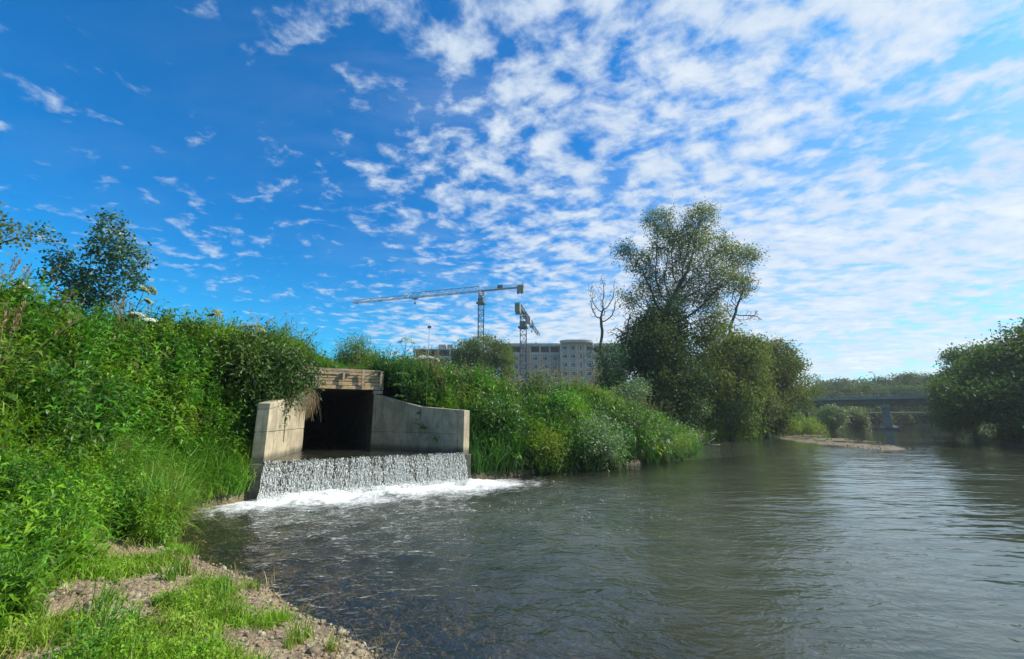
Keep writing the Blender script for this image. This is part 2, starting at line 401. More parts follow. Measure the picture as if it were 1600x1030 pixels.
BAR = np.array([tuple(onz(*p, 0))[:2] for p in [(1192, 683), (1252, 678), (1330, 683), (1392, 690), (1448, 704), (1385, 706), (1310, 698), (1240, 691)]])
def seg_dist(px, py, poly, closed=False):
    n = len(poly); best = np.full(px.shape, 1e9)
    for i in range(n if closed else n - 1):
        a = poly[i]; b = poly[(i + 1) % n]; d = b - a
        t = np.clip(((px - a[0]) * d[0] + (py - a[1]) * d[1]) / (d @ d), 0, 1)
        best = np.minimum(best, np.hypot(px - a[0] - t * d[0], py - a[1] - t * d[1]))
    return best
def inside(px, py, poly):
    c = np.zeros(px.shape, bool); n = len(poly)
    for i in range(n):
        a = poly[i]; b = poly[(i + 1) % n]
        if a[1] == b[1]: continue
        k = ((a[1] > py) != (b[1] > py)) & (px < (b[0] - a[0]) * (py - a[1]) / (b[1] - a[1]) + a[0]); c ^= k
    return c
RIVER = np.vstack([SHORE, FAR])
def sstep(x, a, b): t = np.clip((x - a) / (b - a), 0, 1); return t * t * (3 - 2 * t)
def vnoise(x, y, s, seed=0):
    """cheap smooth value noise"""
    x = x * s + seed * 17.3; y = y * s - seed * 9.1
    xi = np.floor(x); yi = np.floor(y); fx = x - xi; fy = y - yi; fx = fx * fx * (3 - 2 * fx); fy = fy * fy * (3 - 2 * fy)
    h = lambda a, b: np.mod(np.sin(a * 127.1 + b * 311.7 + seed) * 43758.5453, 1.0)
    return (h(xi, yi) * (1 - fx) + h(xi + 1, yi) * fx) * (1 - fy) + (h(xi, yi + 1) * (1 - fx) + h(xi + 1, yi + 1) * fx) * fy
def ground_z(px, py):
    px = np.asarray(px, float); py = np.asarray(py, float)
    inw = inside(px, py, RIVER)
    dl = seg_dist(px, py, SHORE); dr = seg_dist(px, py, FAR)
    left = dl < dr
    # left bank (ours): gravel bench near the camera, then the overgrown slope
    bench = np.clip(2.3 - (py - 4.0) * .55, 0, 2.3) + np.clip(4 - py, 0, 6) * .9
    bench = np.where(py > 8, 0, bench)
    top = 3.15 + .5 * sstep(dl, 2.2, 4.5) * (1 - sstep(np.hypot(px + 6.5, py - 17), 4, 8)) + 1.2 * sstep(dl, 30, 120)
    top = top - .55 * sstep(px, -5, -1) * sstep(py, 12, 14) - .35 * sstep(py, 18, 30) - .6 * sstep(py, 28, 36)
    top = top + .38 * sstep(-px, 6.3, 8.0) * (py < 40)
    wid = 3.6 + 1.2 * sstep(py, 16, 28)
    rise = sstep(dl - bench * .92, -.5, wid)
    zb = np.minimum(dl * .22, .32) * sstep(bench, 0, .6) + .12
    zl = zb + (top - zb) * rise
    zr = .15 + 2.6 * sstep(dr, 0, 5) + 9 * sstep(dr, 25, 110)
    land = np.where(left, zl, zr)
    hill = 4.5 * sstep(np.hypot((px - 135) / 1.6, py - 190), 95, 10)
    land = land + np.where(dl > 6, hill, 0)
    land = land + (vnoise(px, py, 1.1) - .5) * .16 * sstep(land, .3, 1.5) + (vnoise(px, py, 4, 3) - .5) * .05
    d = np.minimum(dl, dr)
    bed = -.03 - .16 * np.minimum(d, 3) - .12 * np.clip(d - 3, 0, 4) + (vnoise(px, py, 3, 5) - .5) * .05
    bed = np.where(d < .35, np.minimum(bed, -.02), bed)
    bar = inside(px, py, BAR); db = seg_dist(px, py, BAR, True)
    bed = np.where(bar, -.06 + .105 * sstep(db, 0, 1.2) - .12 * vnoise(px + py * .7, (py - px) * .3, .9, 8) * sstep(px, 24, 30) + .06 * (vnoise(px, py, 1.7, 9) - .5), np.maximum(bed, -.05 - db * .12))
    return np.where(inw, bed, land)

def lines(segs):
    out = []
    for a, b, n in segs: out += list(np.linspace(a, b, n, endpoint=False))
    return np.array(sorted(set(np.round(out + [segs[-1][1]], 4))))
gx = lines([(-600, -60, 14), (-60, -16, 22), (-16, -10, 24), (-10, 1, 110), (1, 16, 60), (16, 70, 90), (70, 160, 30), (160, 700, 14)])
gy = lines([(-300, -20, 10), (-20, 0, 20), (0, 9, 72), (9, 20, 110), (20, 34, 56), (34, 90, 100), (90, 200, 30), (200, 900, 14)])
GX, GY = np.meshgrid(gx, gy); GZ = ground_z(GX, GY)
out_ = .16
CH = np.array([LL - E_ * out_ - N_ * .02, LR + E_ * out_ - N_ * .02, OR_ + E_ * out_ + N_ * .25, OL_ - E_ * out_ + N_ * .25])
V_ = np.stack([GX.ravel(), GY.ravel(), GZ.ravel()], 1)
nx = len(gx); ii = np.arange(len(gy) - 1)[:, None] * nx + np.arange(nx - 1)[None, :]
F_ = np.stack([ii, ii + 1, ii + nx + 1, ii + nx], -1).reshape(-1, 4)
inch = inside(V_[:, 0], V_[:, 1], CH)
F_ = F_[~inch[F_].any(1)]
me = np_mesh('ground', V_, F_, True)
dls = seg_dist(V_[:, 0], V_[:, 1], SHORE)
bare = vnoise(V_[:, 0], V_[:, 1], 1.0, 2)
veg = np.clip(sstep(V_[:, 2], .38, .75) + (V_[:, 0] ** 2 + V_[:, 1] ** 2 > 1600) * (V_[:, 2] > .25), 0, 1)
veg = np.where((V_[:, 0] > -1.3) & (V_[:, 1] > 14) | (V_[:, 1] > 9.3), np.maximum(veg, sstep(V_[:, 2], .0, .1)), veg)
veg[inside(V_[:, 0], V_[:, 1], BAR)] = 0
at_ = me.attributes.new('veg', 'FLOAT', 'POINT'); at_.data.foreach_set('value', veg.astype(np.float32))
ground = tag(link('ground', me, M['ground']), kind='structure', label='gravelly river bank and river bed')

# river surface
wx = lines([(-60, -9, 10), (-9, 8, 190), (8, 30, 130), (30, 110, 90), (110, 700, 12)])
wy = lines([(-300, -8, 8), (-8, 2, 20), (2, 18, 190), (18, 60, 120), (60, 130, 40), (130, 700, 10)])
WX, WY = np.meshgrid(wx, wy); x, y = WX.ravel(), WY.ravel()
tt = (np.stack([x, y], 1) - LL) @ E_; nn = -((np.stack([x, y], 1) - LL) @ N_)     # along the lip, away from it
clampt = np.clip(tt, .45, 5.5)
df = np.hypot(tt - clampt, nn - .32)
foam = np.exp(-(df / .85) ** 1.4) * .75 + .56 * np.clip(1 - df / 4.8, 0, 1)
foam = foam * (.72 + .56 * vnoise(x, y, 1.3, 21))
foam = np.clip(foam + .25 * np.clip(1 - np.hypot((x - 0.0) / 2.8, (y - 13.4) / 1.1), 0, 1), 0, 1.15)
foam *= sstep(nn, -.2, .15)
churn = np.clip(1.15 - np.hypot(x + 2.5, y - 10.5) / 9, 0, 1)
riff = np.clip(1.1 - np.hypot((x - .5) / 6.5, (y - 10.5) / 3.8), 0, 1)
dsh = seg_dist(x, y, SHORE); dfr = seg_dist(x, y, FAR)
deep = sstep(np.minimum(dsh, dfr), 0.0, 5.0) ** .8
deep = np.where(nn > -1, deep, 1)
br = inside(x, y, BAR); deep = np.where(br, .25, np.minimum(deep, np.clip(seg_dist(x, y, BAR, True) / 3 + .3, 0, 1)))
z = (vnoise(x, y, 2.2, 1) - .5) * .05 * churn + (vnoise(x, y, 5, 2) - .5) * .035 * churn + (vnoise(x * .5 + y * .8, y - x * .45, 1.1, 4) - .5) * .02
z = z + np.clip(1.2 - df / .9, 0, 1) * (vnoise(x, y, 4.5, 6)) * .16
z = np.where(dsh < .25, z * .2, z)
wv = np.stack([x, y, z], 1); nx = len(wx)
ii = np.arange(len(wy) - 1)[:, None] * nx + np.arange(nx - 1)[None, :]
wf = np.stack([ii, ii + 1, ii + nx + 1, ii + nx], -1).reshape(-1, 4)
keep = (inside(x, y, RIVER) | (np.minimum(dsh, dfr) < 2.5))[wf].any(1) & ~((nn < -.3) & (tt > -.2) & (tt < 5.7) & (nn > -6))[wf].any(1)
me = np_mesh('river', wv, wf[keep], True)
for nm, a in (('foam', foam), ('churn', churn), ('deep', deep), ('riffle', riff)):
    q_ = me.attributes.new(nm, 'FLOAT', 'POINT'); q_.data.foreach_set('value', a.astype(np.float32))
river = tag(link('river', me, M['water']), kind='structure', label='dark rippling river with white foam below the fall')

# ---------------------------------------------------------------- culvert
def p3(p, z): return (p[0], p[1], z)
cul = tag(empty('culvert', (LL[0] * .5 + LR[0] * .5, LL[1] * .5 + LR[1] * .5, 0)), 'concrete culvert with splayed side walls and a timber-faced head over its dark mouth', 'culvert')
CO = Vector(cul.location)
def cpart(mb, name, mat, bevel=0, parent=None):
    base = CO if parent is None else Vector(parent['_o'])
    mb.v = [tuple(Vector(v) - CO) for v in mb.v]
    return mb.build(name, mat, parent or cul, bevel=bevel)
th = .30
WL = OL_ - E_ * th; WR = OR_ + E_ * th                    # outer side of the walls at the mouth
A = MB(); f_ = LL - E_ * .28; g_ = LR + E_ * .28
A.prism([tuple(f_), tuple(g_), tuple(WR + N_ * .1), tuple(WL + N_ * .1)], -.9, FLOOR)
cpart(A, 'apron', M['wet_concrete'], .02)
# right side wall: two lifts by two bays, joints recessed
def wall_piece(a, b, nrm, z0a, z0b, z1a, z1b, name='concrete_panel'):
    a = np.array(a); b = np.array(b); pts = [tuple(a), tuple(b), tuple(b + nrm * th), tuple(a + nrm * th)]
    m = MB(); bb = len(m.v)
    m.v += [p3(pts[0], z0a), p3(pts[1], z0b), p3(pts[2], z0b), p3(pts[3], z0a), p3(pts[0], z1a), p3(pts[1], z1b), p3(pts[2], z1b), p3(pts[3], z1a)]
    m.f += [(3, 2, 1, 0), (4, 5, 6, 7), (0, 1, 5, 4), (1, 2, 6, 5), (2, 3, 7, 6), (3, 0, 4, 7)]
    return cpart(m, name, M['concrete'], .012)
dR = (LR - OR_); lenR = np.linalg.norm(dR); dR = dR / lenR; nR = np.array([-dR[1], dR[0]])
if nR @ E_ < 0: nR = -nR
g = .006
kx = lenR * .56
topR = lambda s: 2.86 + (2.36 - 2.86) * min(s / kx, 1) if s < kx else 2.36 + (2.22 - 2.36) * (s - kx) / (lenR - kx)
mid = 1.47
for s0, s1 in ((0.0, kx), (kx, lenR - .26)):
    a = OR_ + dR * (s0 + g); b = OR_ + dR * (s1 - g)
    wall_piece(a, b, nR, FLOOR - .05, FLOOR - .05, mid - g, mid - g)
    wall_piece(a, b, nR, mid + g, mid + g, topR(s0), topR(s1))
wall_piece(OR_ + dR * .01 + nR * .03, OR_ + dR * (lenR - .27) + nR * .03, nR * .8, FLOOR - .05, FLOOR - .05, 2.16, 2.16, 'wall_core')
a = OR_ + dR * (lenR - .25); b = LR
wall_piece(a, b, nR, FLOOR - .12, FLOOR - .12, topR(lenR - .25) + .005, topR(lenR), 'end_pillar')
dL = (LL - OL_); lenL = np.linalg.norm(dL); dL = dL / lenL; nL = np.array([dL[1], -dL[0]])
if nL @ E_ > 0: nL = -nL
ml = 1.62
for s0, s1, za, zb_ in ((0.0, lenL * .5, 2.86, 2.60), (lenL * .5, lenL, 2.60, 2.36)):
    a = OL_ + dL * (s0 + g); b = OL_ + dL * (s1 - g)
    wall_piece(b, a, nL, FLOOR - .1, FLOOR - .1, ml - g, ml - g)
    wall_piece(b, a, nL, ml + g, ml + g, zb_ - .16 - g, za - .16 - g)
    wall_piece(b, a, nL, zb_ - .16 + g, za - .16 + g, zb_, za)
wall_piece(LL - dL * .02 + nL * .03, OL_ + nL * .03, nL * .8, FLOOR - .05, FLOOR - .05, 2.3, 2.3, 'wall_core')
# tunnel behind the mouth
T = MB(); L_ = 14
for c0, sg in ((OR_, 1), (OL_, -1)):
    pts = [tuple(c0), tuple(c0 + E_ * sg * .3), tuple(c0 + E_ * sg * .3 + N_ * L_), tuple(c0 + N_ * L_)]
    if sg < 0: pts = pts[::-1]
    T.prism(pts, FLOOR - .05, 3.0)
T.prism([tuple(OL_ - E_ * .3), tuple(OR_ + E_ * .3), tuple(OR_ + E_ * .3 + N_ * L_), tuple(OL_ - E_ * .3 + N_ * L_)], 3.002, 3.12)
T.prism([tuple(OL_ + N_ * (L_ + .002)), tuple(OR_ + N_ * (L_ + .002)), tuple(OR_ + N_ * (L_ + .3)), tuple(OL_ + N_ * (L_ + .3))], FLOOR - .05, 3.0)
T.prism([tuple(OL_ + N_ * .12), tuple(OR_ + N_ * .12), tuple(OR_ + N_ * L_), tuple(OL_ + N_ * L_)], FLOOR - .3, FLOOR - .004)
cpart(T, 'tunnel', M['dark_concrete'])
# timber head: planks, bottom beam, stakes
ang = math.atan2(E_[1], E_[0]); RZ = Matrix.Rotation(ang, 3, 'Z')
HL = OL_ - E_ * 1.2; HRr = OR_ + E_ * .34; Lh = np.linalg.norm(HRr - HL)
def head(s, off, z, d, name, mat, tilt=0, bevel=.006):
    c = HL + E_ * s - N_ * off
    m = MB().box((c[0], c[1], z), d, RZ @ Matrix.Rotation(tilt, 3, 'Y')); return cpart(m, name, mat, bevel)
cb = MB(); c = (HL + HRr) / 2 + N_ * .20
cb.box((c[0], c[1], 3.36), (Lh - .04, .28, .70), RZ); cpart(cb, 'head_beam', M['concrete'], .01)
rows = [(3.08, .14), (3.225, .13), (3.355, .115), (3.475, .11), (3.595, .12), (3.72, .115)]
for k, (zc, hh) in enumerate(rows):
    cuts = [0, Lh] if k == 0 else sorted([0, Lh] + [Lh * (.38 + .3 * random.random())])
    for s0, s1 in zip(cuts, cuts[1:]):
        o = .035 if k == 0 else random.uniform(-.01, .018)
        head((s0 + s1) / 2, o + .0, zc, (s1 - s0 - .012, .05 + (.03 if k == 0 else 0), hh - .014), 'plank', M['wood'], random.uniform(-.006, .006))
for s, w_, mt in ((Lh * .40, .09, 'wood_pink'), (Lh * .61, .07, 'wood'), (Lh * .79, .08, 'wood'), (Lh * .965, .085, 'wood')):
    hz = .66 if s < Lh * .5 or s > Lh * .7 else .52
    head(s, .118, 3.42 if hz > .6 else 3.36, (w_, .06, hz), 'stake', M[mt], random.uniform(-.03, .03))
head(Lh * .66, .105, 3.69, (.32, .07, .07), 'offcut_board', M['wood_pink'], .04)
c = HRr - E_ * .18 + N_ * .12
cpart(MB().box((c[0], c[1], 2.935), (.34, .34, .13), RZ), 'cap_block', M['concrete'], .01)

# stream on the apron and the fall
def sheet_uv(u, s):
    """u along lip 0..1, s distance along flow: negative = upstream on the apron, positive = time of fall"""
    base = LL + E_ * (.03 + u * (np.linalg.norm(LR - LL) - .06)); return base
NU, NV = 150, 26
vv = []; ff_ = []
for j in range(NV):
    s = j / (NV - 1); t_ = s * .44
    for i in range(NU):
        u = i / (NU - 1); wob_ = (noise.noise(Vector((u * 22, s * 1.2, 0))) * .03 + noise.noise(Vector((u * 60, s * 3, 4))) * .02) * min(1, s * 3)
        b_ = LL + E_ * (.03 + u * 5.46) - N_ * (.02 + .72 * t_ + wob_) + E_ * ((u - .5) * .16 * s)
        vv.append((b_[0], b_[1], .885 - 4.9 * t_ * t_ - .01 * s))
        if i and j: k = j * NU + i; ff_.append((k - 1 - NU, k - NU, k, k - 1))
fall = tag(link('waterfall', np_mesh('waterfall', vv, ff_, True), M['sheet']), kind='structure', label='low curtain of water falling off the culvert apron')
vv = []; ff_ = []; NU, NV = 90, 60
for j in range(NV):
    s = j / (NV - 1)
    for i in range(NU):
        u = i / (NU - 1)
        a = LL * (1 - u) + LR * u - N_ * .02; b = (OL_ * (1 - u) + OR_ * u) + N_ * 6
        if s < .45: w_ = s / .45; p = a * (1 - w_) + (OL_ * (1 - u) + OR_ * u) * w_
        else: w_ = (s - .45) / .55; p = (OL_ * (1 - u) + OR_ * u) + N_ * 13 * w_
        vv.append((p[0], p[1], .885 + noise.noise(Vector((p[0] * 3, p[1] * 3, 0))) * .012))
        if i and j: k = j * NU + i; ff_.append((k - 1 - NU, k - NU, k, k - 1))
me = np_mesh('culvert_stream', vv, ff_, True)
q_ = me.attributes.new('churn', 'FLOAT', 'POINT'); q_.data.foreach_set('value', np.full(len(vv), .45, np.float32))
q_ = me.attributes.new('deep', 'FLOAT', 'POINT'); q_.data.foreach_set('value', np.full(len(vv), .25, np.float32))
tag(link('culvert_stream', me, M['water']), kind='structure', label='shallow stream running out of the culvert')

def drops(n, seed, splash=False):
    r = np.random.default_rng(seed)
    u = r.random(n); 
    if not splash:
        t_ = np.sqrt(r.random(n)) * .44
        keep = (np.sin(u * 310 + 3 * np.sin(u * 40)) * .3 + np.sin(u * 87 + 2 + 2 * np.sin(u * 23)) * .35 + np.sin(u * 31 + 1) * .3 + r.normal(0, .75, n) + t_ * 2.0) > .30
        u, t_ = u[keep], t_[keep]
        off = .03 + .74 * t_ + r.normal(0, .018, len(u)) + .02
        zz = .90 - 4.9 * t_ * t_ + r.normal(0, .012, len(u))
        L = (.008 + .050 * r.random(len(u)) ** 3) * (.5 + 1.2 * t_ / .44); wd = .004 + .013 * r.random(len(u)) ** 3
    else:
        off = .38 + np.abs(r.normal(0, .16, n)); zz = np.abs(r.normal(0, .07, n)) + .01
        L = .006 + .02 * r.random(n) ** 2; wd = L * .8
    m = len(u); c = LL[None] + E_[None] * (.05 + u * 5.42)[:, None] - N_[None] * off[:, None]
    c = c + E_[None] * ((u - .5) * .16 * np.clip(off / .35, 0, 1.2))[:, None]
    C = np.concatenate([c, zz[:, None]], 1)
    dirs = np.array([(1, 0, 0), (0, 1, 0), (-1, 0, 0), (0, -1, 0)])
    V = np.empty((m, 6, 3)); V[:, 0] = C + np.array([0, 0, 1]) * L[:, None]; V[:, 5] = C - np.array([0, 0, 1]) * L[:, None]
    a = r.random(m) * 6.28
    for k in range(4):
        th_ = a + k * math.pi / 2; V[:, 1 + k] = C + np.stack([np.cos(th_), np.sin(th_), r.normal(0, .3, m)], 1) * wd[:, None]
    F = []
    for k in range(4): F += [(0, 1 + k, 1 + (k + 1) % 4), (5, 1 + (k + 1) % 4, 1 + k)]
    F = (np.array(F)[None] + (np.arange(m) * 6)[:, None, None]).reshape(-1, 3)
    return V.reshape(-1, 3), F
v, f = drops(32000, 3)
tag(link('falling_drops', np_mesh('falling_drops', v, f), M['drop']), kind='stuff', label='white drops and strands of falling water')
v, f = drops(9000, 5, True)
tag(link('foam_spray', np_mesh('foam_spray', v, f), M['drop']), kind='stuff', label='white spray at the foot of the fall')

# ---------------------------------------------------------------- plants: templates for the ground cover
def leaf_fan(base, dirn, L, Wd, droop, r):
    """five-point leaves; arrays. base (N,3), dirn (N,3) unit"""
    n = len(base); up = np.array([0, 0, 1.0])
    side = np.cross(dirn, up) + r.normal(0, .25, (n, 3)); side /= np.linalg.norm(side, axis=1)[:, None] + 1e-9
    nrm = np.cross(side, dirn)
    mid = base + dirn * (L * .45)[:, None] + nrm * (L * .06)[:, None]
    tip = base + dirn * (L)[:, None] - up * (L * droop)[:, None]
    l = mid + side * (Wd * .5)[:, None] + nrm * (Wd * .18)[:, None]; rr = mid - side * (Wd * .5)[:, None] + nrm * (Wd * .18)[:, None]
    V = np.stack([base, l, mid, rr, tip], 1).reshape(-1, 3)
    F = np.array([(0, 2, 1), (0, 3, 2), (1, 2, 4), (2, 3, 4)])[None] + (np.arange(n) * 5)[:, None, None]
    return V, F.reshape(-1, 3)
def join(parts):
    V = []; F = []; o = 0
    for v, f in parts: V.append(v); F.append(f + o); o += len(v)
    return np.concatenate(V), np.concatenate(F)
def tubes(paths, radii, n=4):
    """paths (K,S,3) straight tube strips -> triangles"""
    K, S, _ = paths.shape; a = np.arange(n) * 2 * math.pi / n
    ring = np.stack([np.cos(a), np.sin(a), 0 * a], 1)
    V = paths[:, :, None, :] + ring[None, None] * radii[:, :, None, None]
    idx = (np.arange(K)[:, None, None] * S * n + np.arange(S - 1)[None, :, None] * n + np.arange(n)[None, None])
    j = np.roll(np.arange(n), -1) - np.arange(n)
    b = idx + j[None, None]
    F = np.concatenate([np.stack([idx, b, b + n], -1).reshape(-1, 3), np.stack([idx, b + n, idx + n], -1).reshape(-1, 3)])
    return V.reshape(-1, 3), F
def t_herb(seed, h=1.0, stems=4, per=22, L=.13, Wd=.04, spread=.16, lean=.12):
    r = np.random.default_rng(seed); parts = []
    for s in range(stems):
        b = np.array([r.normal(0, spread), r.normal(0, spread), -.08]); ln = r.normal(0, lean, 2); hh = h * r.uniform(.7, 1.08)
        S = 5; tt_ = np.linspace(0, 1, S); path = b[None] + np.stack([ln[0] * tt_ ** 1.6, ln[1] * tt_ ** 1.6, tt_ * hh + 0], 1)
        parts.append(tubes(path[None], (np.linspace(.006, .002, S) * (h / 1.0))[None], 3))
        k = np.linspace(.12, 1, per) + r.normal(0, .01, per); k = np.clip(k, .08, 1)
        P0 = b[None] + np.stack([ln[0] * k ** 1.6, ln[1] * k ** 1.6, k * hh], 1)
        az = np.arange(per) * 2.4 + r.random() * 6; el = r.normal(.35, .25, per) + .4 * (k > .92)
        d = np.stack([np.cos(az) * np.cos(el), np.sin(az) * np.cos(el), np.sin(el)], 1)
        sz = (1.1 - .55 * k) * r.uniform(.75, 1.2, per)
        parts.append(leaf_fan(P0, d, L * sz, Wd * sz, .35, r))
    return join(parts)
def t_tuft(seed, n=46, h=.6, w=.010, arch=.8, spread=.06, S=4):
    r = np.random.default_rng(seed)
    az = r.random(n) * 6.283; lean = r.uniform(.1, 1, n) * arch; hh = h * r.uniform(.5, 1.1, n)
    b = np.stack([r.normal(0, spread, n), r.normal(0, spread, n), np.full(n, -.04)], 1)
    d = np.stack([np.cos(az), np.sin(az), 0 * az], 1); sd = np.stack([-np.sin(az), np.cos(az), 0 * az], 1)
    V = []
    for j in range(S + 1):
        s = j / S; th = lean * 1.35 * s
        rad = hh * (s * np.sin(lean * .9 * s + .04)); zz = hh * (s * np.cos(lean * 1.25 * s) )
        c = b + d * rad[:, None] + np.array([0, 0, 1.0]) * zz[:, None]
        ww = w * (1 - s ** 1.7) * r.uniform(.9, 1.1, n) + .0006
        V += [c - sd * ww[:, None], c + sd * ww[:, None]]
    V = np.stack(V, 1); nv = V.shape[1]; F = []
    for j in range(S): a = 2 * j; F += [(a, a + 1, a + 3), (a, a + 3, a + 2)]
    F = np.array(F)[None] + (np.arange(n) * nv)[:, None, None]
    return V.reshape(-1, 3), F.reshape(-1, 3)
def t_broad(seed, n=12, L=.20, Wd=.13, h=.30):
    r = np.random.default_rng(seed); az = np.arange(n) * 2.4 + r.random(); el = r.uniform(.1, .7, n)
    hh = h * r.uniform(.4, 1.2, n); b = np.stack([r.normal(0, .03, n), r.normal(0, .03, n), np.zeros(n)], 1)
    d0 = np.stack([np.cos(az) * .5, np.sin(az) * .5, np.ones(n)], 1); top = b + d0 * hh[:, None]
    d = np.stack([np.cos(az) * np.cos(el), np.sin(az) * np.cos(el), np.sin(el) * .5], 1); s = r.uniform(.6, 1.1, n)
    return join([tubes(np.stack([b, top], 1), np.full((n, 2), .006), 3), leaf_fan(top, d, L * s, Wd * s, .35, r)])
def t_plume(seed, n=9, h=1.2):
    """tall grass heads"""
    r = np.random.default_rng(seed); parts = [t_tuft(seed + 1, 30, .8 * h, .006, .7, .08)]
    for k in range(n):
        b = np.array([r.normal(0, .08), r.normal(0, .08), 0]); ln = r.normal(0, .22, 2); hh = h * r.uniform(.75, 1.1)
        tt_ = np.linspace(0, 1, 5); path = b[None] + np.stack([ln[0] * tt_ ** 2, ln[1] * tt_ ** 2, tt_ * hh], 1)
        parts.append(tubes(path[None], np.full((1, 5), .0025), 3))
        m = 16; k_ = r.uniform(.78, 1, m); P0 = b[None] + np.stack([ln[0] * k_ ** 2, ln[1] * k_ ** 2, k_ * hh], 1)
        d = r.normal(0, .35, (m, 3)); d[:, 2] += .8; d /= np.linalg.norm(d, axis=1)[:, None]
        parts.append(leaf_fan(P0, d, np.full(m, .07), np.full(m, .014), .1, r))
    return join(parts)
def t_twig(seed, n=60, rad=.35, L=.10, Wd=.035):
    """bushy clump of leaves"""
    r = np.random.default_rng(seed); parts = []
    K = 9; d = r.normal(0, 1, (K, 3)); d[:, 2] = np.abs(d[:, 2]) * .9 + .25; d /= np.linalg.norm(d, axis=1)[:, None]
    tt_ = np.linspace(0, 1, 3); path = d[:, None] * (tt_[None, :, None] * rad * r.uniform(.8, 1.5, K)[:, None, None])
    parts.append(tubes(path, np.tile(np.linspace(.005, .0015, 3), (K, 1)), 3))
    w = r.integers(0, K, n); k = r.uniform(.25, 1.05, n); end = path[:, 2]
    P0 = end[w] * k[:, None] + r.normal(0, .015, (n, 3)); dd = d[w] * .7 + r.normal(0, .6, (n, 3)); dd /= np.linalg.norm(dd, axis=1)[:, None]
    s = r.uniform(.6, 1.2, n); parts.append(leaf_fan(P0, dd, L * s, Wd * s, .25, r)); return join(parts)
def t_stone(seed, flat=.6):
    r = np.random.default_rng(seed)
    import bmesh
    bm = bmesh.new(); bmesh.ops.create_icosphere(bm, subdivisions=1, radius=1)
    off = Vector(r.random(3) * 50); sc = Vector((1, r.uniform(.6, .95), flat * r.uniform(.7, 1.2)))
    for v in bm.verts:
        k = 1 + .45 * noise.noise(v.co * 1.3 + off); v.co = Vector([v.co[i] * sc[i] * k for i in range(3)])
    V = np.array([v.co[:] for v in bm.verts]); F = np.array([[v.index for v in f.verts] for f in bm.faces]); bm.free(); return V, F

TEMPL = {}
def templates(key, gens, mat, smooth=False):
    c = bpy.data.collections.new(key)
    for i, (v, f) in enumerate(gens):
        me = np_mesh(f'{key}_{i}', v, f, smooth); me.materials.append(M[mat] if isinstance(mat, str) else mat)
        c.objects.link(bpy.data.objects.new(key, me))
    TEMPL[key] = c
templates('herb', [t_herb(s, 1.0, 4, 24, .20, .055, .16, .2) for s in range(3)] + [t_herb(s + 7, 1.0, 3, 20, .24, .085, .14, .2) for s in range(2)], 'herb')
templates('herb_far', [t_herb(s + 20, 1.05, 5, 24, .17, .06) for s in range(3)], 'herb')
templates('dark_herb', [t_herb(s + 40, 1.1, 5, 24, .18, .065) for s in range(4)], 'herb_dark')
templates('tuft', [t_tuft(s, 40, .72, .011, 1.0, .09) for s in range(5)], 'grass')
templates('reed', [t_tuft(s + 60, 60, 1.15, .012, 1.15, .10, 5) for s in range(4)], 'grass')
templates('dark_reed', [t_tuft(s + 70, 60, 1.1, .013, 1.2, .10, 5) for s in range(3)], 'herb_dark')
templates('lawn', [t_tuft(s + 80, 46, .17, .004, .95, .055, 3) for s in range(5)] + [t_twig(s + 85, 60, .10, .035, .018) for s in range(3)], 'lawn')
templates('broad', [t_broad(s) for s in range(3)], 'herb_dark')
templates('broad_light', [t_broad(s + 5, 7, .2, .14, .2) for s in range(3)], 'herb')
templates('plume', [t_plume(s) for s in range(3)], 'straw')
templates('grey', [t_twig(s + 90, 90, .40, .10, .026) for s in range(3)], 'grey_leaf')
templates('yellow', [t_herb(s + 110, .9, 5, 24, .15, .04) for s in range(3)], 'yellow')
templates('bush', [t_twig(s + 120, 170, .42, .09, .036) for s in range(4)], 'herb_dark')
templates('bush_green', [t_twig(s + 130, 170, .42, .10, .034) for s in range(4)], 'herb')
templates('wide_grass', [t_tuft(s + 160, 30, .62, .017, 1.15, .10, 4) for s in range(4)] + [t_herb(s + 165, .7, 4, 16, .22, .045, .12, .22) for s in range(2)], 'lush')
templates('litter', [t_tuft(s + 140, 7, .22, .003, 1.6, .12, 3) for s in range(4)], 'straw')
templates('pebble', [t_stone(s) for s in range(8)], 'stone')

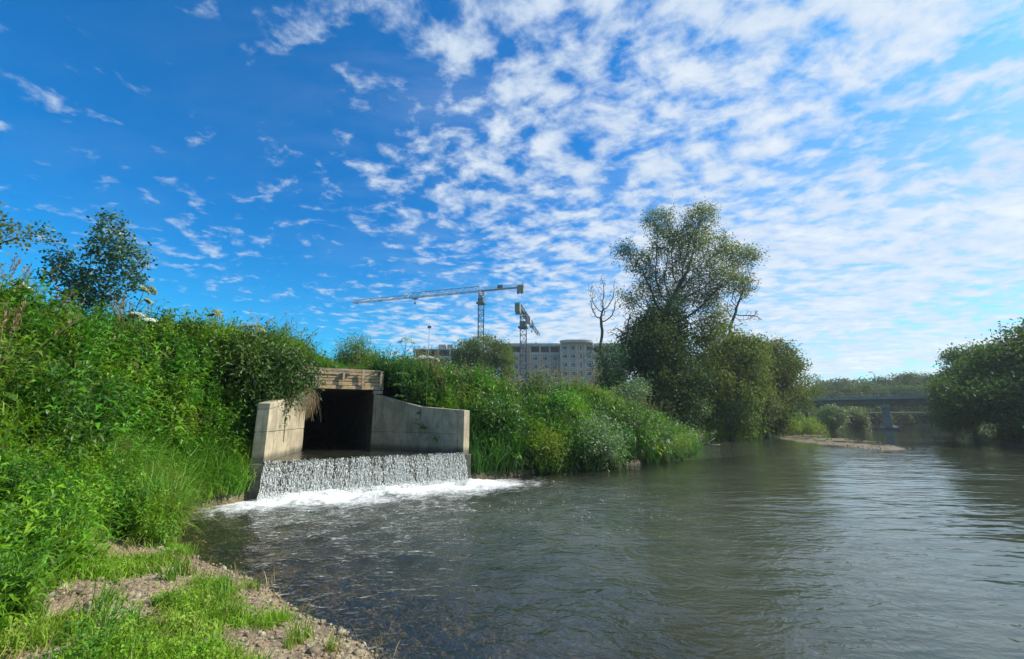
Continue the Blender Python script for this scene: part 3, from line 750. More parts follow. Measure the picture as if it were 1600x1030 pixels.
def gn_scatter(name, pts, key, scale, label, up=None, tilt=.15, seed=0, smin=.7, smax=1.3):
    pts = np.asarray(pts, np.float32); n = len(pts)
    if n == 0: return
    r = np.random.default_rng(seed + 100)
    me = bpy.data.meshes.new(name); me.vertices.add(n); me.vertices.foreach_set('co', pts.ravel())
    rot = np.stack([r.normal(0, tilt, n), r.normal(0, tilt, n), r.random(n) * 6.283], 1).astype(np.float32)
    sc = (np.asarray(scale) * r.uniform(smin, smax, n)).astype(np.float32)
    idx = r.integers(0, len(TEMPL[key].objects), n).astype(np.int32)
    a = me.attributes.new('rot', 'FLOAT_VECTOR', 'POINT'); a.data.foreach_set('vector', rot.ravel())
    a = me.attributes.new('sc', 'FLOAT', 'POINT'); a.data.foreach_set('value', sc)
    a = me.attributes.new('idx', 'INT', 'POINT'); a.data.foreach_set('value', idx)
    o = bpy.data.objects.new(name, me); COL.objects.link(o); tag(o, kind='stuff', label=label)
    ng = bpy.data.node_groups.new('scatter_' + name, 'GeometryNodeTree')
    ng.interface.new_socket('Geometry', in_out='INPUT', socket_type='NodeSocketGeometry')
    ng.interface.new_socket('Geometry', in_out='OUTPUT', socket_type='NodeSocketGeometry')
    N = ng.nodes.new; Lk = ng.links.new
    gi = N('NodeGroupInput'); go = N('NodeGroupOutput'); ip = N('GeometryNodeInstanceOnPoints'); ci = N('GeometryNodeCollectionInfo')
    ci.inputs[0].default_value = TEMPL[key]; ci.inputs['Separate Children'].default_value = True; ci.inputs['Reset Children'].default_value = True
    def na(nm, ty):
        x = N('GeometryNodeInputNamedAttribute'); x.data_type = ty; x.inputs[0].default_value = nm; return x.outputs[0]
    Lk(gi.outputs[0], ip.inputs['Points']); Lk(ci.outputs[0], ip.inputs['Instance']); ip.inputs['Pick Instance'].default_value = True
    Lk(na('idx', 'INT'), ip.inputs['Instance Index'])
    e2r = N('FunctionNodeEulerToRotation'); Lk(na('rot', 'FLOAT_VECTOR'), e2r.inputs[0]); Lk(e2r.outputs[0], ip.inputs['Rotation'])
    Lk(na('sc', 'FLOAT'), ip.inputs['Scale']); Lk(ip.outputs[0], go.inputs[0])
    md = o.modifiers.new('scatter', 'NODES'); md.node_group = ng
    return o

# candidate points over the near left bank
def cand(n, x0, x1, y0, y1, seed):
    r = np.random.default_rng(seed); p = np.stack([r.uniform(x0, x1, n), r.uniform(y0, y1, n)], 1)
    ok = ~inside(p[:, 0], p[:, 1], RIVER) & (seg_dist(p[:, 0], p[:, 1], SHORE) < seg_dist(p[:, 0], p[:, 1], FAR))
    CHX = np.array([LL - E_ * .32, LR + E_ * .32, OR_ + E_ * .35 + N_ * .45, OL_ - E_ * .9 + N_ * .45])
    ok &= np.minimum(seg_dist(p[:, 0], p[:, 1], np.array([LR + nR * .15, OR_ + nR * .15])), seg_dist(p[:, 0], p[:, 1], np.array([LL + nL * .15, OL_ + nL * .15]))) > .42
    ok &= ~inside(p[:, 0], p[:, 1], CHX) & (np.hypot(p[:, 0], p[:, 1]) > 1.6)
    p = p[ok]; return p, ground_z(p[:, 0], p[:, 1]), seg_dist(p[:, 0], p[:, 1], SHORE), r
def pts3(p, z): return np.concatenate([p, z[:, None]], 1)
HEADC = (OL_ + OR_) / 2
def short_near_head(p): return .38 + .62 * sstep(np.hypot(p[:, 0] - HEADC[0] - .3, p[:, 1] - HEADC[1] - .9), 1.5, 3.6)
# near bank (left of the culvert)
p, z, d, r = cand(17000, -19, -2.5, 2.5, 17, 1)
near = z > .62
m1 = near & (vnoise(p[:, 0], p[:, 1], .5, 11) + r.normal(0, .12, len(p)) > .34); m1 &= r.random(len(p)) < np.where(z > 3.0, .5, 1)
sc = (.62 + .5 * sstep(z, .6, 2.2)) * short_near_head(p) * (.42 + 1.05 * vnoise(p[:, 0], p[:, 1], 1.5, 71)) * (1 + .2 * sstep(-p[:, 0], 6, 10)); sc = np.minimum(sc, 1.25)
gn_scatter('green_undergrowth', pts3(p, z)[m1], 'herb', sc[m1], 'bright green leafy herbs on the left bank slope', seed=1)
m2 = near & ~m1 & (r.random(len(p)) < .6)
gn_scatter('long_grass', pts3(p, z)[m2], 'tuft', (1.25 * sc)[m2], 'long arching grass among the herbs on the left bank', seed=2)
m3 = near & (vnoise(p[:, 0], p[:, 1], .9, 15) > .6) & (r.random(len(p)) < .4)
gn_scatter('dark_undergrowth', pts3(p, z)[m3], 'dark_herb', sc[m3] * .95, 'dark leafy weeds on the left bank', seed=3)
m3 = near & (z < 2.2) & (r.random(len(p)) < .16)
gn_scatter('lush_slope_grass', pts3(p, z)[m3], 'wide_grass', 1.15, 'broad-bladed grass on the lower slope', seed=69)
m3 = near & (vnoise(p[:, 0], p[:, 1], .8, 14) > .66) & (r.random(len(p)) < .35)
gn_scatter('yellow_undergrowth', pts3(p, z)[m3], 'yellow', sc[m3] * .95, 'yellow-green leafy weeds on the left bank', seed=4)
m3 = near & (r.random(len(p)) < .018)
gn_scatter('seeding_grass', pts3(p, z)[m3], 'plume', sc[m3] * 1.0, 'straw-coloured seed heads standing out of the weeds', seed=5)
m3 = near & (r.random(len(p)) < .03)
gn_scatter('broad_leaves', pts3(p, z)[m3], 'broad', sc[m3] * 1.2, 'broad dock and burdock leaves on the bank', seed=6)
# water's edge reeds left of the fall
p, z, d, r = cand(9000, -9, -2, 6.4, 11.4, 21)
m = (d < 1.0) & (p[:, 1] > 6.9) & (r.random(len(p)) < .38)
gn_scatter('shore_grass', pts3(p, z)[m], 'reed', .72, 'grass hanging over the water left of the fall', seed=7, tilt=.25)
m = (d > .25) & (d < 1.8) & (p[:, 1] > 6.2) & (r.random(len(p)) < .35)
gn_scatter('shore_herbs', pts3(p, z)[m], 'herb', .62, 'leafy herbs above the water left of the fall', seed=67)
# tall leafy strip at the bottom of the slope
p, z, d, r = cand(9000, -9, -2.6, 3, 9, 22)
m = (z > .455) & (z < .9) & (d > .25) & (vnoise(p[:, 0], p[:, 1], 1.2, 31) + (p[:, 1] - 5.5) * .1 > .40)
m9 = m & (r.random(len(p)) < .5)
gn_scatter('bright_grass', pts3(p, z)[m9], 'tuft', .62, 'bright grass at the foot of the slope', seed=8)
m &= r.random(len(p)) < .8
gn_scatter('lush_grass', pts3(p, z)[m & (r.random(len(p)) < .45)], 'wide_grass', .85, 'broad-bladed lush grass at the foot of the slope', seed=68)
m &= r.random(len(p)) < .35
gn_scatter('low_herbs', pts3(p, z)[m], 'herb', .62, 'low bright herbs at the foot of the slope', seed=9)
# lawn-like patches on the gravel
p, z, d, r = cand(60000, -9, 1.2, 1.2, 9, 23)
k = vnoise(p[:, 0], p[:, 1], 1.7, 41) * .65 + vnoise(p[:, 0], p[:, 1], 4.5, 42) * .35
w = .86 - .32 * sstep(d, .65, 1.5) - .14 * sstep(p[:, 1], 4.8, 6.2) + .30 * sstep(np.hypot((p[:, 0] + 4.7) / 1.7, (p[:, 1] - 4.05) / .65), 1.25, .6)
m = (k + r.normal(0, .08, len(p)) > w) & (z < .8) & (d > .12)
gn_scatter('short_grass', pts3(p, z)[m], 'lawn', .95, 'short bright grass and clover on the gravel bank', seed=10, tilt=.2)
m4 = m & (r.random(len(p)) < .05)
gn_scatter('small_weeds', pts3(p, z)[m4], 'broad_light', .35, 'small weeds on the gravel bank', seed=11)
m5 = m & (r.random(len(p)) < .02) & (d > .5) & (vnoise(p[:, 0], p[:, 1], 1.3, 91) > .45)
gn_scatter('bench_weeds', pts3(p, z)[m5], 'herb', .28, 'knee-high leafy weeds scattered through the short grass', seed=73, smin=.5, smax=1.6)
m5 = (z < .8) & (d > .25) & (r.random(len(p)) < .004)
gn_scatter('bench_tufts', pts3(p, z)[m5], 'tuft', .36, 'single grass tufts growing out of the gravel', seed=74, smin=.5, smax=1.5)
# pebbles
p = np.stack([RNG.uniform(-8, 1.5, 60000), RNG.uniform(1.5, 9, 60000)], 1)
dd = seg_dist(p[:, 0], p[:, 1], SHORE); zz = ground_z(p[:, 0], p[:, 1]); iw = inside(p[:, 0], p[:, 1], RIVER)
m = (zz < .7) & (~iw | (dd < 1.6)) & (np.hypot(p[:, 0], p[:, 1]) > 1.5)
sc = .006 + .026 * RNG.random(len(p)) ** 5
gn_scatter('gravel', pts3(p, zz)[m], 'pebble', sc[m], 'grey and tan pebbles along the waterline', seed=12, tilt=.5)
p = np.stack([RNG.uniform(-7, .5, 900), RNG.uniform(2.6, 7.5, 900)], 1); zz = ground_z(p[:, 0], p[:, 1]); m = ~inside(p[:, 0], p[:, 1], RIVER) & (zz < .6)
gn_scatter('dry_litter', pts3(p, zz + .02)[m], 'litter', .8, 'dry stalks and flood litter lying on the gravel', seed=13, tilt=.3)
# individual stones, pieces of the bank
SM = [np_mesh('stone', *t_stone(s + 50, .5), False) for s in range(10)]
for sm in SM: sm.materials.append(M['stone'])
r = np.random.default_rng(77); cnt = 0
while cnt < 230:
    x_, y_ = r.uniform(-6.5, .6), r.uniform(2.6, 7.6)
    d_ = float(seg_dist(np.array([x_]), np.array([y_]), SHORE)[0]); iw_ = bool(inside(np.array([x_]), np.array([y_]), RIVER)[0])
    if iw_ and d_ > .35: continue
    if not iw_ and d_ > .7 and not (abs(x_ + 4.3) < 1.3 and abs(y_ - 4.15) < .5): continue
    z_ = float(ground_z(x_, y_)); s_ = .022 + .055 * r.random() ** 3
    if z_ > .7: continue
    o = link('stone', SM[cnt % 10], None, ground); o.location = (x_, y_, z_ + s_ * .15)
    o.rotation_euler = (r.normal(0, .15), r.normal(0, .15), r.random() * 6.28); o.scale = (s_, s_, s_); cnt += 1

# right bank beyond the culvert
p, z, d, r = cand(26000, -12, 16, 12, 36, 2)
vis = (d < 9) & (p[:, 0] > -8)
k = vnoise(p[:, 0], p[:, 1], .45, 51) + r.normal(0, .1, len(p)); k2 = vnoise(p[:, 0], p[:, 1], .6, 52) + r.normal(0, .1, len(p))
sc = (.62 + .36 * sstep(d, .5, 3)) * short_near_head(p) * (.36 + 1.15 * vnoise(p[:, 0], p[:, 1], .95, 72))
sh = vis & (r.random(len(p)) < .85)
m = sh & (k > .42) & (r.random(len(p)) < .75); gn_scatter('bank_herbs', pts3(p, z)[m], 'herb_far', sc[m], 'leafy green herbs on the bank right of the culvert', seed=13)
m = sh & (k <= .46) & (k2 > .32) & (r.random(len(p)) < .8); gn_scatter('bank_bushes', pts3(p, z)[m], 'bush', sc[m] * 1.25, 'dark low bushes on the bank right of the culvert', seed=14)
m = sh & (k <= .46) & (k2 <= .30); gn_scatter('bank_grass', pts3(p, z)[m], 'tuft', sc[m] * 1.3, 'long grass on the bank right of the culvert', seed=15)
m = vis & (k2 > .62) & (r.random(len(p)) < .4); gn_scatter('bank_grey_plants', pts3(p, z)[m], 'grey', sc[m] * 1.3, 'grey-green willow shoots on the far bank slope', seed=16)
m = vis & (d < 2.2) & (p[:, 1] < 19.0) & (r.random(len(p)) < .4); gn_scatter('bank_reeds', pts3(p, z)[m], 'dark_reed', 1.15, 'dark drooping sedges at the water right of the fall', seed=17, tilt=.2)
m = vis & (p[:, 1] > 20) & (d < 4.5) & (r.random(len(p)) < .9); gn_scatter('bank_tip_grass', pts3(p, z)[m], 'yellow', .9, 'yellow-green grass on the tip of the bank', seed=18)
m = vis & (k > .62) & (r.random(len(p)) < .45); gn_scatter('bank_yellow', pts3(p, z)[m], 'yellow', sc[m] * 1.05, 'yellow-green herbs scattered over the bank', seed=19)
m = vis & (r.random(len(p)) < .05) & (d > 2); gn_scatter('bank_plumes', pts3(p, z)[m], 'plume', sc[m] * 1.15, 'pinkish dry seed heads on the crest of the bank', seed=20)
for key, nm, thr, sd, lb in (('bush', 'bank_thicket', .075, 61, 'dark bushy clumps swelling out of the bank'), ('bush_green', 'bank_green_thicket', .070, 62, 'mid green bushy clumps on the bank'), ('grey', 'bank_grey_thicket', .05, 63, 'grey-green bushy clumps on the bank')):
    m = vis & (d > .35) & (r.random(len(p)) < thr) & (seg_dist(p[:, 0], p[:, 1], np.array([LR, OR_])) > 1.3)
    gn_scatter(nm, pts3(p, z)[m], key, 2.1 * short_near_head(p)[m], lb, seed=sd, smin=.6, smax=1.25)
p, z, d, r = cand(9000, -19, -2.5, 5, 17, 33)
for key, nm, thr, sd, lb in (('bush', 'slope_thicket', .09, 64, 'dark bushy clumps on the left slope'), ('bush_green', 'slope_green_thicket', .07, 65, 'mid green bushy clumps on the left slope')):
    m = (z > 1.0) & (r.random(len(p)) < thr)
    gn_scatter(nm, pts3(p, z)[m], key, 1.5 * short_near_head(p)[m], lb, seed=sd, smin=.6, smax=1.3)
# weeds crowding the outer side of the right wall and the end of the timber head
rr = np.random.default_rng(55); q0 = []
for k in range(150): s_ = rr.uniform(-.9, 3.6); q0.append(OR_ + dR * s_ + nR * rr.uniform(.42, 1.3) + (N_ * .0))
q0 = np.array(q0); zq = ground_z(q0[:, 0], q0[:, 1]); kk = rr.random(150)
gn_scatter('wall_side_bushes', pts3(q0, zq)[kk < .45], 'bush', 1.25, 'dark bushy weeds crowding the outer side of the right culvert wall', seed=71)
gn_scatter('wall_side_herbs', pts3(q0, zq)[kk >= .45], 'dark_herb', .75, 'dark herbs crowding the outer side of the right culvert wall', seed=72)
# farther shore and plateau
p, z, d, r = cand(34000, -30, 120, 26, 112, 3)
m = (d < 7) & (p[:, 1] > 33)
rr = np.random.default_rng(6); e = np.stack([rr.uniform(-2, 40, 9000), rr.uniform(13, 60, 9000)], 1); de = seg_dist(e[:, 0], e[:, 1], SHORE); me_ = (de < .55) & ((e[:, 0] > .4) | (e[:, 1] > 16))
gn_scatter('shoreline_sedge', pts3(e[me_], np.maximum(ground_z(e[me_][:, 0], e[me_][:, 1]), 0)), 'dark_reed', .75, 'sedge along the waterline of the bank', seed=24, tilt=.3)
gn_scatter('far_shore_plants', pts3(p, z)[m], 'herb_far', 1.25, 'green growth along the distant shore', seed=21)
m = (d >= 7) & (r.random(len(p)) < .5) & (p[:, 1] < 75) & (p[:, 0] < 60)
gn_scatter('meadow', pts3(p, z)[m], 'tuft', 1.5, 'rough meadow behind the bank', seed=22)
rr = np.random.default_rng(5); p = np.stack([rr.uniform(20, 75, 14000), rr.uniform(5, 80, 14000)], 1)
dr_ = seg_dist(p[:, 0], p[:, 1], FAR); m = ~inside(p[:, 0], p[:, 1], RIVER) & (dr_ < 5) & (dr_ < seg_dist(p[:, 0], p[:, 1], SHORE))
gn_scatter('opposite_shore_plants', pts3(p[m], ground_z(p[m][:, 0], p[m][:, 1])), 'dark_herb', 1.5, 'dark growth along the opposite shore', seed=23)

rr = np.random.default_rng(12); e = np.stack([rr.uniform(18, 38, 16000), rr.uniform(22, 56, 16000)], 1); ez = ground_z(e[:, 0], e[:, 1]); m = inside(e[:, 0], e[:, 1], BAR) & (ez > -.03)
gn_scatter('bar_stones', pts3(e, ez)[m], 'pebble', .02 + .045 * rr.random(int(m.sum())) ** 3, 'grey stones covering the gravel bar in the river', seed=41, tilt=.4)
m2 = m & (ez > .03) & (vnoise(e[:, 0], e[:, 1], .5, 77) > .55) & (rr.random(len(e)) < .12)
gn_scatter('bar_weeds', pts3(e, ez)[m2], 'tuft', .35, 'sparse weeds on the gravel bar', seed=42)
# dry roots hanging over the left side wall
rt = np.random.default_rng(9); vs_, fs_, o_ = [], [], 0
for k in range(340):
    s = abs(rt.normal(.15, .9)) + .05; c = OL_ + dL * s + nL * rt.uniform(-.05, .35) + N_ * .02; zt = 2.92 - .13 * s + rt.normal(.04, .08)
    ln = rt.uniform(.15, 1.25) * max(.25, 1 - .30 * s); dr = dL * rt.normal(.0, .45) - nL * rt.uniform(.06, .42); wv_ = rt.normal(0, .10, 2)
    S = 8; pth = []
    for j in range(S):
        w_ = j / (S - 1); k1 = math.sin(w_ * 5 + k) * .05
        pth.append((c[0] + dr[0] * min(1, w_ * 1.7) + wv_[0] * w_ ** 2 + k1, c[1] + dr[1] * min(1, w_ * 1.7) + wv_[1] * w_ ** 2 + k1 * .5, zt + .12 * math.sin(w_ * 3.1) - ln * w_ ** 1.6))
    v, f = tubes(np.array(pth)[None], np.full((1, S), rt.uniform(.0018, .005)), 3); vs_.append(v); fs_.append(f + o_); o_ += len(v)
tag(link('dry_roots', np_mesh('dry_roots', np.concatenate(vs_), np.concatenate(fs_)), M['root']), 'tangle of dry brown roots and dead grass hanging over the left culvert wall', 'dead grass', kind='stuff')

# ---------------------------------------------------------------- trees
def blob_pts(blobs, n, r, shell=.5):
    w = np.array([b[1] ** 2 for b in blobs], float); w /= w.sum(); k = r.choice(len(blobs), n, p=w)
    d = r.normal(0, 1, (n, 3)); d /= np.linalg.norm(d, axis=1)[:, None]
    rad = r.random(n) ** (1 / max(1.2, 3 + 5 * shell))
    C = np.array([list(b[0]) for b in blobs]); Rr = np.array([b[1] for b in blobs]); fl = np.array([b[2] if len(b) > 2 else .85 for b in blobs])
    o = d * (rad * Rr[k])[:, None]; o[:, 2] *= fl[k]; return C[k] + o
def colonize(root, trunk_top, att, step, infl, kill, iters, r, up=.08):
    root = Vector(root); tp = Vector(trunk_top); n0 = max(2, int((tp - root).length / step)); nodes = []; par = []
    for i in range(n0 + 1):
        w_ = i / n0; nodes.append(root.lerp(tp, w_) + Vector((r.normal(0, .04), r.normal(0, .04), 0)) * (step if i else 0)); par.append(i - 1)
    att = [Vector(a) for a in att]
    for it in range(iters):
        if not att: break
        kd = kdtree.KDTree(len(nodes))
        for i, n_ in enumerate(nodes): kd.insert(n_, i)
        kd.balance(); acc = {}; left = []
        for a in att:
            _, i, dist = kd.find(a)
            if dist < kill: continue
            left.append(a)
            if dist < infl: acc.setdefault(i, Vector()); acc[i] += (a - nodes[i]).normalized()
        att = left
        if not acc: break
        for i, d_ in acc.items():
            d_ = d_.normalized() + Vector((r.normal(0, .13), r.normal(0, .13), up + r.normal(0, .1)))
            if d_.length < .1: continue
            nw = nodes[i] + d_.normalized() * step
            if kd.find(nw)[2] < step * .45: continue
            nodes.append(nw); par.append(i)
    return np.array([n_[:] for n_ in nodes]), np.array(par)
def wood_mesh(name, nodes, par, rtrunk, rtip, sides=5, expo=2.3):
    n = len(nodes); rad = np.zeros(n); kids = np.zeros(n, int)
    acc = np.zeros(n)
    for i in range(n - 1, 0, -1):
        if kids[i] == 0: acc[i] = 1.0
        acc[par[i]] += acc[i]; kids[par[i]] += 1
    rad = rtip * np.maximum(acc, 1) ** (1 / expo)
    k = rtrunk / max(rad[0], 1e-6); w = np.clip((rad - rtip) / (rad[0] - rtip + 1e-9), 0, 1); rad = rad * (1 + (k - 1) * w)
    dirs = np.zeros((n, 3)); dirs[1:] = nodes[1:] - nodes[par[1:]]; dirs[0] = dirs[1]
    dirs /= np.linalg.norm(dirs, axis=1)[:, None] + 1e-9
    ref = np.array([.3, .8, .1]); a = np.cross(dirs, ref); a /= np.linalg.norm(a, axis=1)[:, None] + 1e-9; b = np.cross(dirs, a)
    t_ = np.arange(sides) * 2 * math.pi / sides
    V = nodes[:, None] + rad[:, None, None] * (np.cos(t_)[None, :, None] * a[:, None] + np.sin(t_)[None, :, None] * b[:, None])
    # child's lower ring: own orientation at the parent's place
    rp = np.minimum(rad[np.maximum(par, 0)], rad * 1.35)
    Vp = nodes[np.maximum(par, 0)][:, None] + rp[:, None, None] * (np.cos(t_)[None, :, None] * a[:, None] + np.sin(t_)[None, :, None] * b[:, None])
    VV = np.concatenate([Vp[1:], V[1:]], 1).reshape(-1, 3); m = n - 1
    k_ = np.arange(sides); j = (k_ + 1) % sides
    F = np.stack([k_, j, j + sides, k_ + sides], 1)[None] + (np.arange(m) * 2 * sides)[:, None, None]
    return np_mesh(name, VV, F.reshape(-1, 4), True), rad, kids
def leaf_cards(P, L, Wd, r, out=None, droop=.3):
    """rhombic leaves, two triangles folded along the midrib"""
    n = len(P); d = r.normal(0, 1, (n, 3)); d[:, 2] -= droop
    if out is not None: d += out * .8
    d /= np.linalg.norm(d, axis=1)[:, None] + 1e-9
    s = np.cross(d, r.normal(0, 1, (n, 3)) + np.array([0, 0, .8])); s /= np.linalg.norm(s, axis=1)[:, None] + 1e-9
    nr = np.cross(s, d); L = L * r.uniform(.6, 1.35, n); Wd = Wd * r.uniform(.7, 1.3, n)
    a = P - d * (L / 2)[:, None]; b = P + d * (L / 2)[:, None]
    l = P + s * (Wd / 2)[:, None] + nr * (Wd * .2)[:, None]; q_ = P - s * (Wd / 2)[:, None] + nr * (Wd * .2)[:, None]
    V = np.stack([a, l, b, q_], 1).reshape(-1, 3); i = np.arange(n)[:, None] * 4
    F = np.concatenate([i + np.array([[0, 2, 1]]), i + np.array([[0, 3, 2]])]); return V, F
def crown_mesh(name, centres, per, spread, L, Wd, r, droop=.3, sq=.8):
    C = np.repeat(centres, per, 0); o = r.normal(0, spread, C.shape); o[:, 2] *= sq
    out = o / (np.linalg.norm(o, axis=1)[:, None] + 1e-9)
    V, F = leaf_cards(C + o, L, Wd, r, out, droop); return np_mesh(name, V, F)
def PB(*spec):
    """blobs from (px, py, radius px, distance[, flatten])"""
    out = []
    for s in spec:
        c = at(s[0], s[1], s[3]); out.append((c, s[2] * s[3] / FOC, s[4] if len(s) > 4 else .9))
    return out
def tree(name, label, cat, root, blobs, mat, seed, n_att=500, step=.45, infl=4.0, kill=.9, iters=70, rtrunk=.3, rtip=.012, per=14,
         spread=.3, L=.18, Wd=.06, fill=0, fill_per=10, fill_spread=.4, trunk_top=None, bark='bark', group=None, shell=.5, droop=.3, leafrad=2.2, skip=0.):
    r = np.random.default_rng(seed); root = Vector(root); t = tag(empty(name, root), label, cat, group)
    bl = [(Vector(b[0]) - root, *b[1:]) for b in blobs]
    lo = min((b[0].z - b[1] * .6) for b in bl)
    tt_ = Vector(trunk_top) - root if trunk_top is not None else Vector((bl[0][0].x * .2, bl[0][0].y * .2, max(.3, lo + .5)))
    nodes, par = colonize((0, 0, -.3), tt_, blob_pts(bl, n_att, r, shell), step, infl, kill, iters, r)
    wm, rad, kids = wood_mesh('trunk', nodes, par, rtrunk, rtip)
    link('trunk', wm, M[bark], t)
    if mat:
        tips = nodes[(rad < rtip * leafrad) & (np.arange(len(nodes)) > 3)]
        if skip: tips = tips[r.random(len(tips)) > skip]
        k = [crown_mesh('crown', tips, per, spread, L, Wd, r, droop)]
        c = link('crown', k[0], M[mat], t)
        if fill:
            lobes = list(bl)
            for b in bl:
                for k in range(11):
                    d_ = Vector(r.normal(0, 1, 3)).normalized(); f3 = b[2] if len(b) > 2 else .85
                    lobes.append((b[0] + Vector((d_.x, d_.y, d_.z * f3)) * b[1] * r.uniform(.65, 1.12), b[1] * r.uniform(.22, .42), r.uniform(.6, 1.1)))
            C = blob_pts(lobes, fill, r, .75)
            ok = C[:, 2] > .05; C = C[ok]
            me2 = crown_mesh('foliage', C, fill_per, fill_spread, L, Wd, r, droop); o2 = link('foliage', me2, M[mat], t)
    return t
def copy_tree(o, loc, rz, s, label, cat=None, group=None):
    c = o.copy(); COL.objects.link(c); c.location = loc; c.rotation_euler = (0, 0, rz); c.scale = (s[0], s[1], s[2]); c['label'] = label
    if group: c['group'] = group
    for ch in o.children:
        d = ch.copy(); COL.objects.link(d); d.parent = c
    return c
def gz(x, y): return float(ground_z(x, y))

Yw = 37.0
# the tall airy willow
b = at(1046, 640, Yw)
tree('willow_tree', 'tallest tree, an airy grey-green willow rising over the dark bushes', 'tree', (b.x, Yw, gz(b.x, Yw)),
     PB((1028, 345, 26, Yw + 1), (1042, 378, 24, Yw), (1092, 342, 28, Yw), (1084, 378, 24, Yw - 1), (1118, 385, 28, Yw + 1), (1152, 402, 26, Yw + 2), (1176, 398, 14, Yw + 2), (1132, 432, 26, Yw - 1), (976, 392, 18, Yw), (1000, 412, 22, Yw - 1),
        (1020, 442, 26, Yw), (1062, 372, 20, Yw + 1), (1022, 398, 18, Yw), (1060, 400, 22, Yw - 1), (1102, 415, 20, Yw), (1070, 422, 28, Yw), (1065, 455, 24, Yw + 2), (1100, 455, 30, Yw + 1), (1162, 448, 16, Yw + 1), (1042, 482, 34, Yw), (985, 468, 20, Yw + 1), (1112, 492, 26, Yw - 1), (1020, 530, 45, Yw)),
     'willow', 11, n_att=4200, step=.36, infl=5, kill=.48, iters=110, rtrunk=.52, rtip=.012, per=24, spread=.34, L=.24, Wd=.085, trunk_top=at(1040, 500, Yw), shell=.1, leafrad=2.6, fill=560, fill_per=14, fill_spread=.35)
# dark ivy-clad and bushy growth under it
GB = None
b = at(1010, 680, 35.5); tree('ivy_clad_willow', 'dark dense round crown left of the tall willow trunk, heavy with ivy', 'tree', (b.x, 35.5, gz(b.x, 35.5)),
     PB((1020, 545, 52, 35.5), (990, 600, 44, 35), (1050, 600, 52, 35.5), (1010, 650, 46, 34.5), (1040, 510, 34, 36)), 'darktree', 12, n_att=260, step=.6, kill=1.2, rtrunk=.35, per=10, spread=.5, L=.25, Wd=.12, fill=3600, fill_per=11)
b = at(1120, 680, 39); tree('drooping_willow', 'drooping dark green willow right below the tall tree', 'tree', (b.x, 39, gz(b.x, 39)),
     PB((1115, 545, 50, 39), (1090, 600, 50, 38), (1150, 575, 48, 40), (1135, 630, 46, 38.5), (1085, 655, 30, 37)), 'midtree', 13, n_att=260, step=.6, kill=1.2, rtrunk=.3, per=10, spread=.5, L=.25, Wd=.115, fill=3600, fill_per=11, droop=.8)
b = at(1195, 670, 46); tree('rounded_willow', 'rounded green willow on the shore, outermost of the big clump', 'tree', (b.x, 46, gz(b.x, 46)),
     PB((1190, 575, 46, 46), (1215, 610, 36, 46), (1175, 625, 40, 45), (1218, 565, 24, 47), (1200, 650, 30, 45.5)), 'midtree', 14, n_att=240, step=.7, kill=1.3, rtrunk=.3, per=10, spread=.55, L=.28, Wd=.13, fill=3200, fill_per=11, droop=.6)
b = at(1160, 690, 43); tree('sunlit_willow', 'olive willow with browning leaves between the dark trees', 'tree', (b.x, 42, gz(b.x, 42)),
     PB((1165, 620, 34, 42), (1150, 555, 32, 43), (1185, 640, 26, 42)), 'willow', 15, n_att=160, step=.6, kill=1.2, rtrunk=.2, per=10, spread=.5, L=.25, Wd=.11, fill=1700, fill_per=10, droop=.6)
# bare trees
b = at(945, 620, 33); tree('dead_tree', 'bare dead tree with thin upright limbs left of the tall willow', 'dead tree', (b.x, 33, gz(b.x, 33)),
     PB((926, 468, 10, 33, 3.6), (942, 462, 10, 33.4, 4.4), (960, 470, 10, 32.8, 4.0), (922, 545, 8, 33)), None, 16, n_att=800, step=.26, infl=7, kill=.24, rtrunk=.13, shell=-.3, rtip=.013, trunk_top=at(943, 565, 33), bark='bark')
b = at(946, 640, 33); tree('ivy_shrub', 'small dark ivy crown wrapped round the dead tree trunk', 'shrub', (b.x + .1, 32.7, gz(b.x, 33)),
     PB((946, 560, 22, 32.7), (950, 590, 20, 32.7)), 'darktree', 17, n_att=60, step=.4, kill=.7, rtrunk=.1, per=12, spread=.3, L=.2, Wd=.08, fill=260, fill_per=9)
b = at(1150, 600, 41); tree('bare_tree', 'leafless twiggy tree showing right of the tall willow', 'dead tree', (b.x, 41, gz(b.x, 41)),
     PB((1160, 450, 24, 41, 1.2), (1180, 440, 12, 41), (1140, 480, 16, 41), (1175, 495, 14, 41)), None, 18, shell=-.3, n_att=800, step=.28, infl=6, kill=.26, rtrunk=.14, rtip=.015, trunk_top=at(1140, 510, 41))
b = at(970, 600, 34); tree('leaning_bare_tree', 'bare crooked branches between the dead tree and the tall willow', 'dead tree', (b.x + 2, 35, gz(b.x, 35)),
     PB((975, 520, 20, 34.5), (955, 520, 10, 34), (985, 490, 16, 35)), None, 19, shell=-.3, n_att=500, step=.26, infl=6, kill=.24, rtrunk=.12, rtip=.014, trunk_top=at(1000, 560, 35))
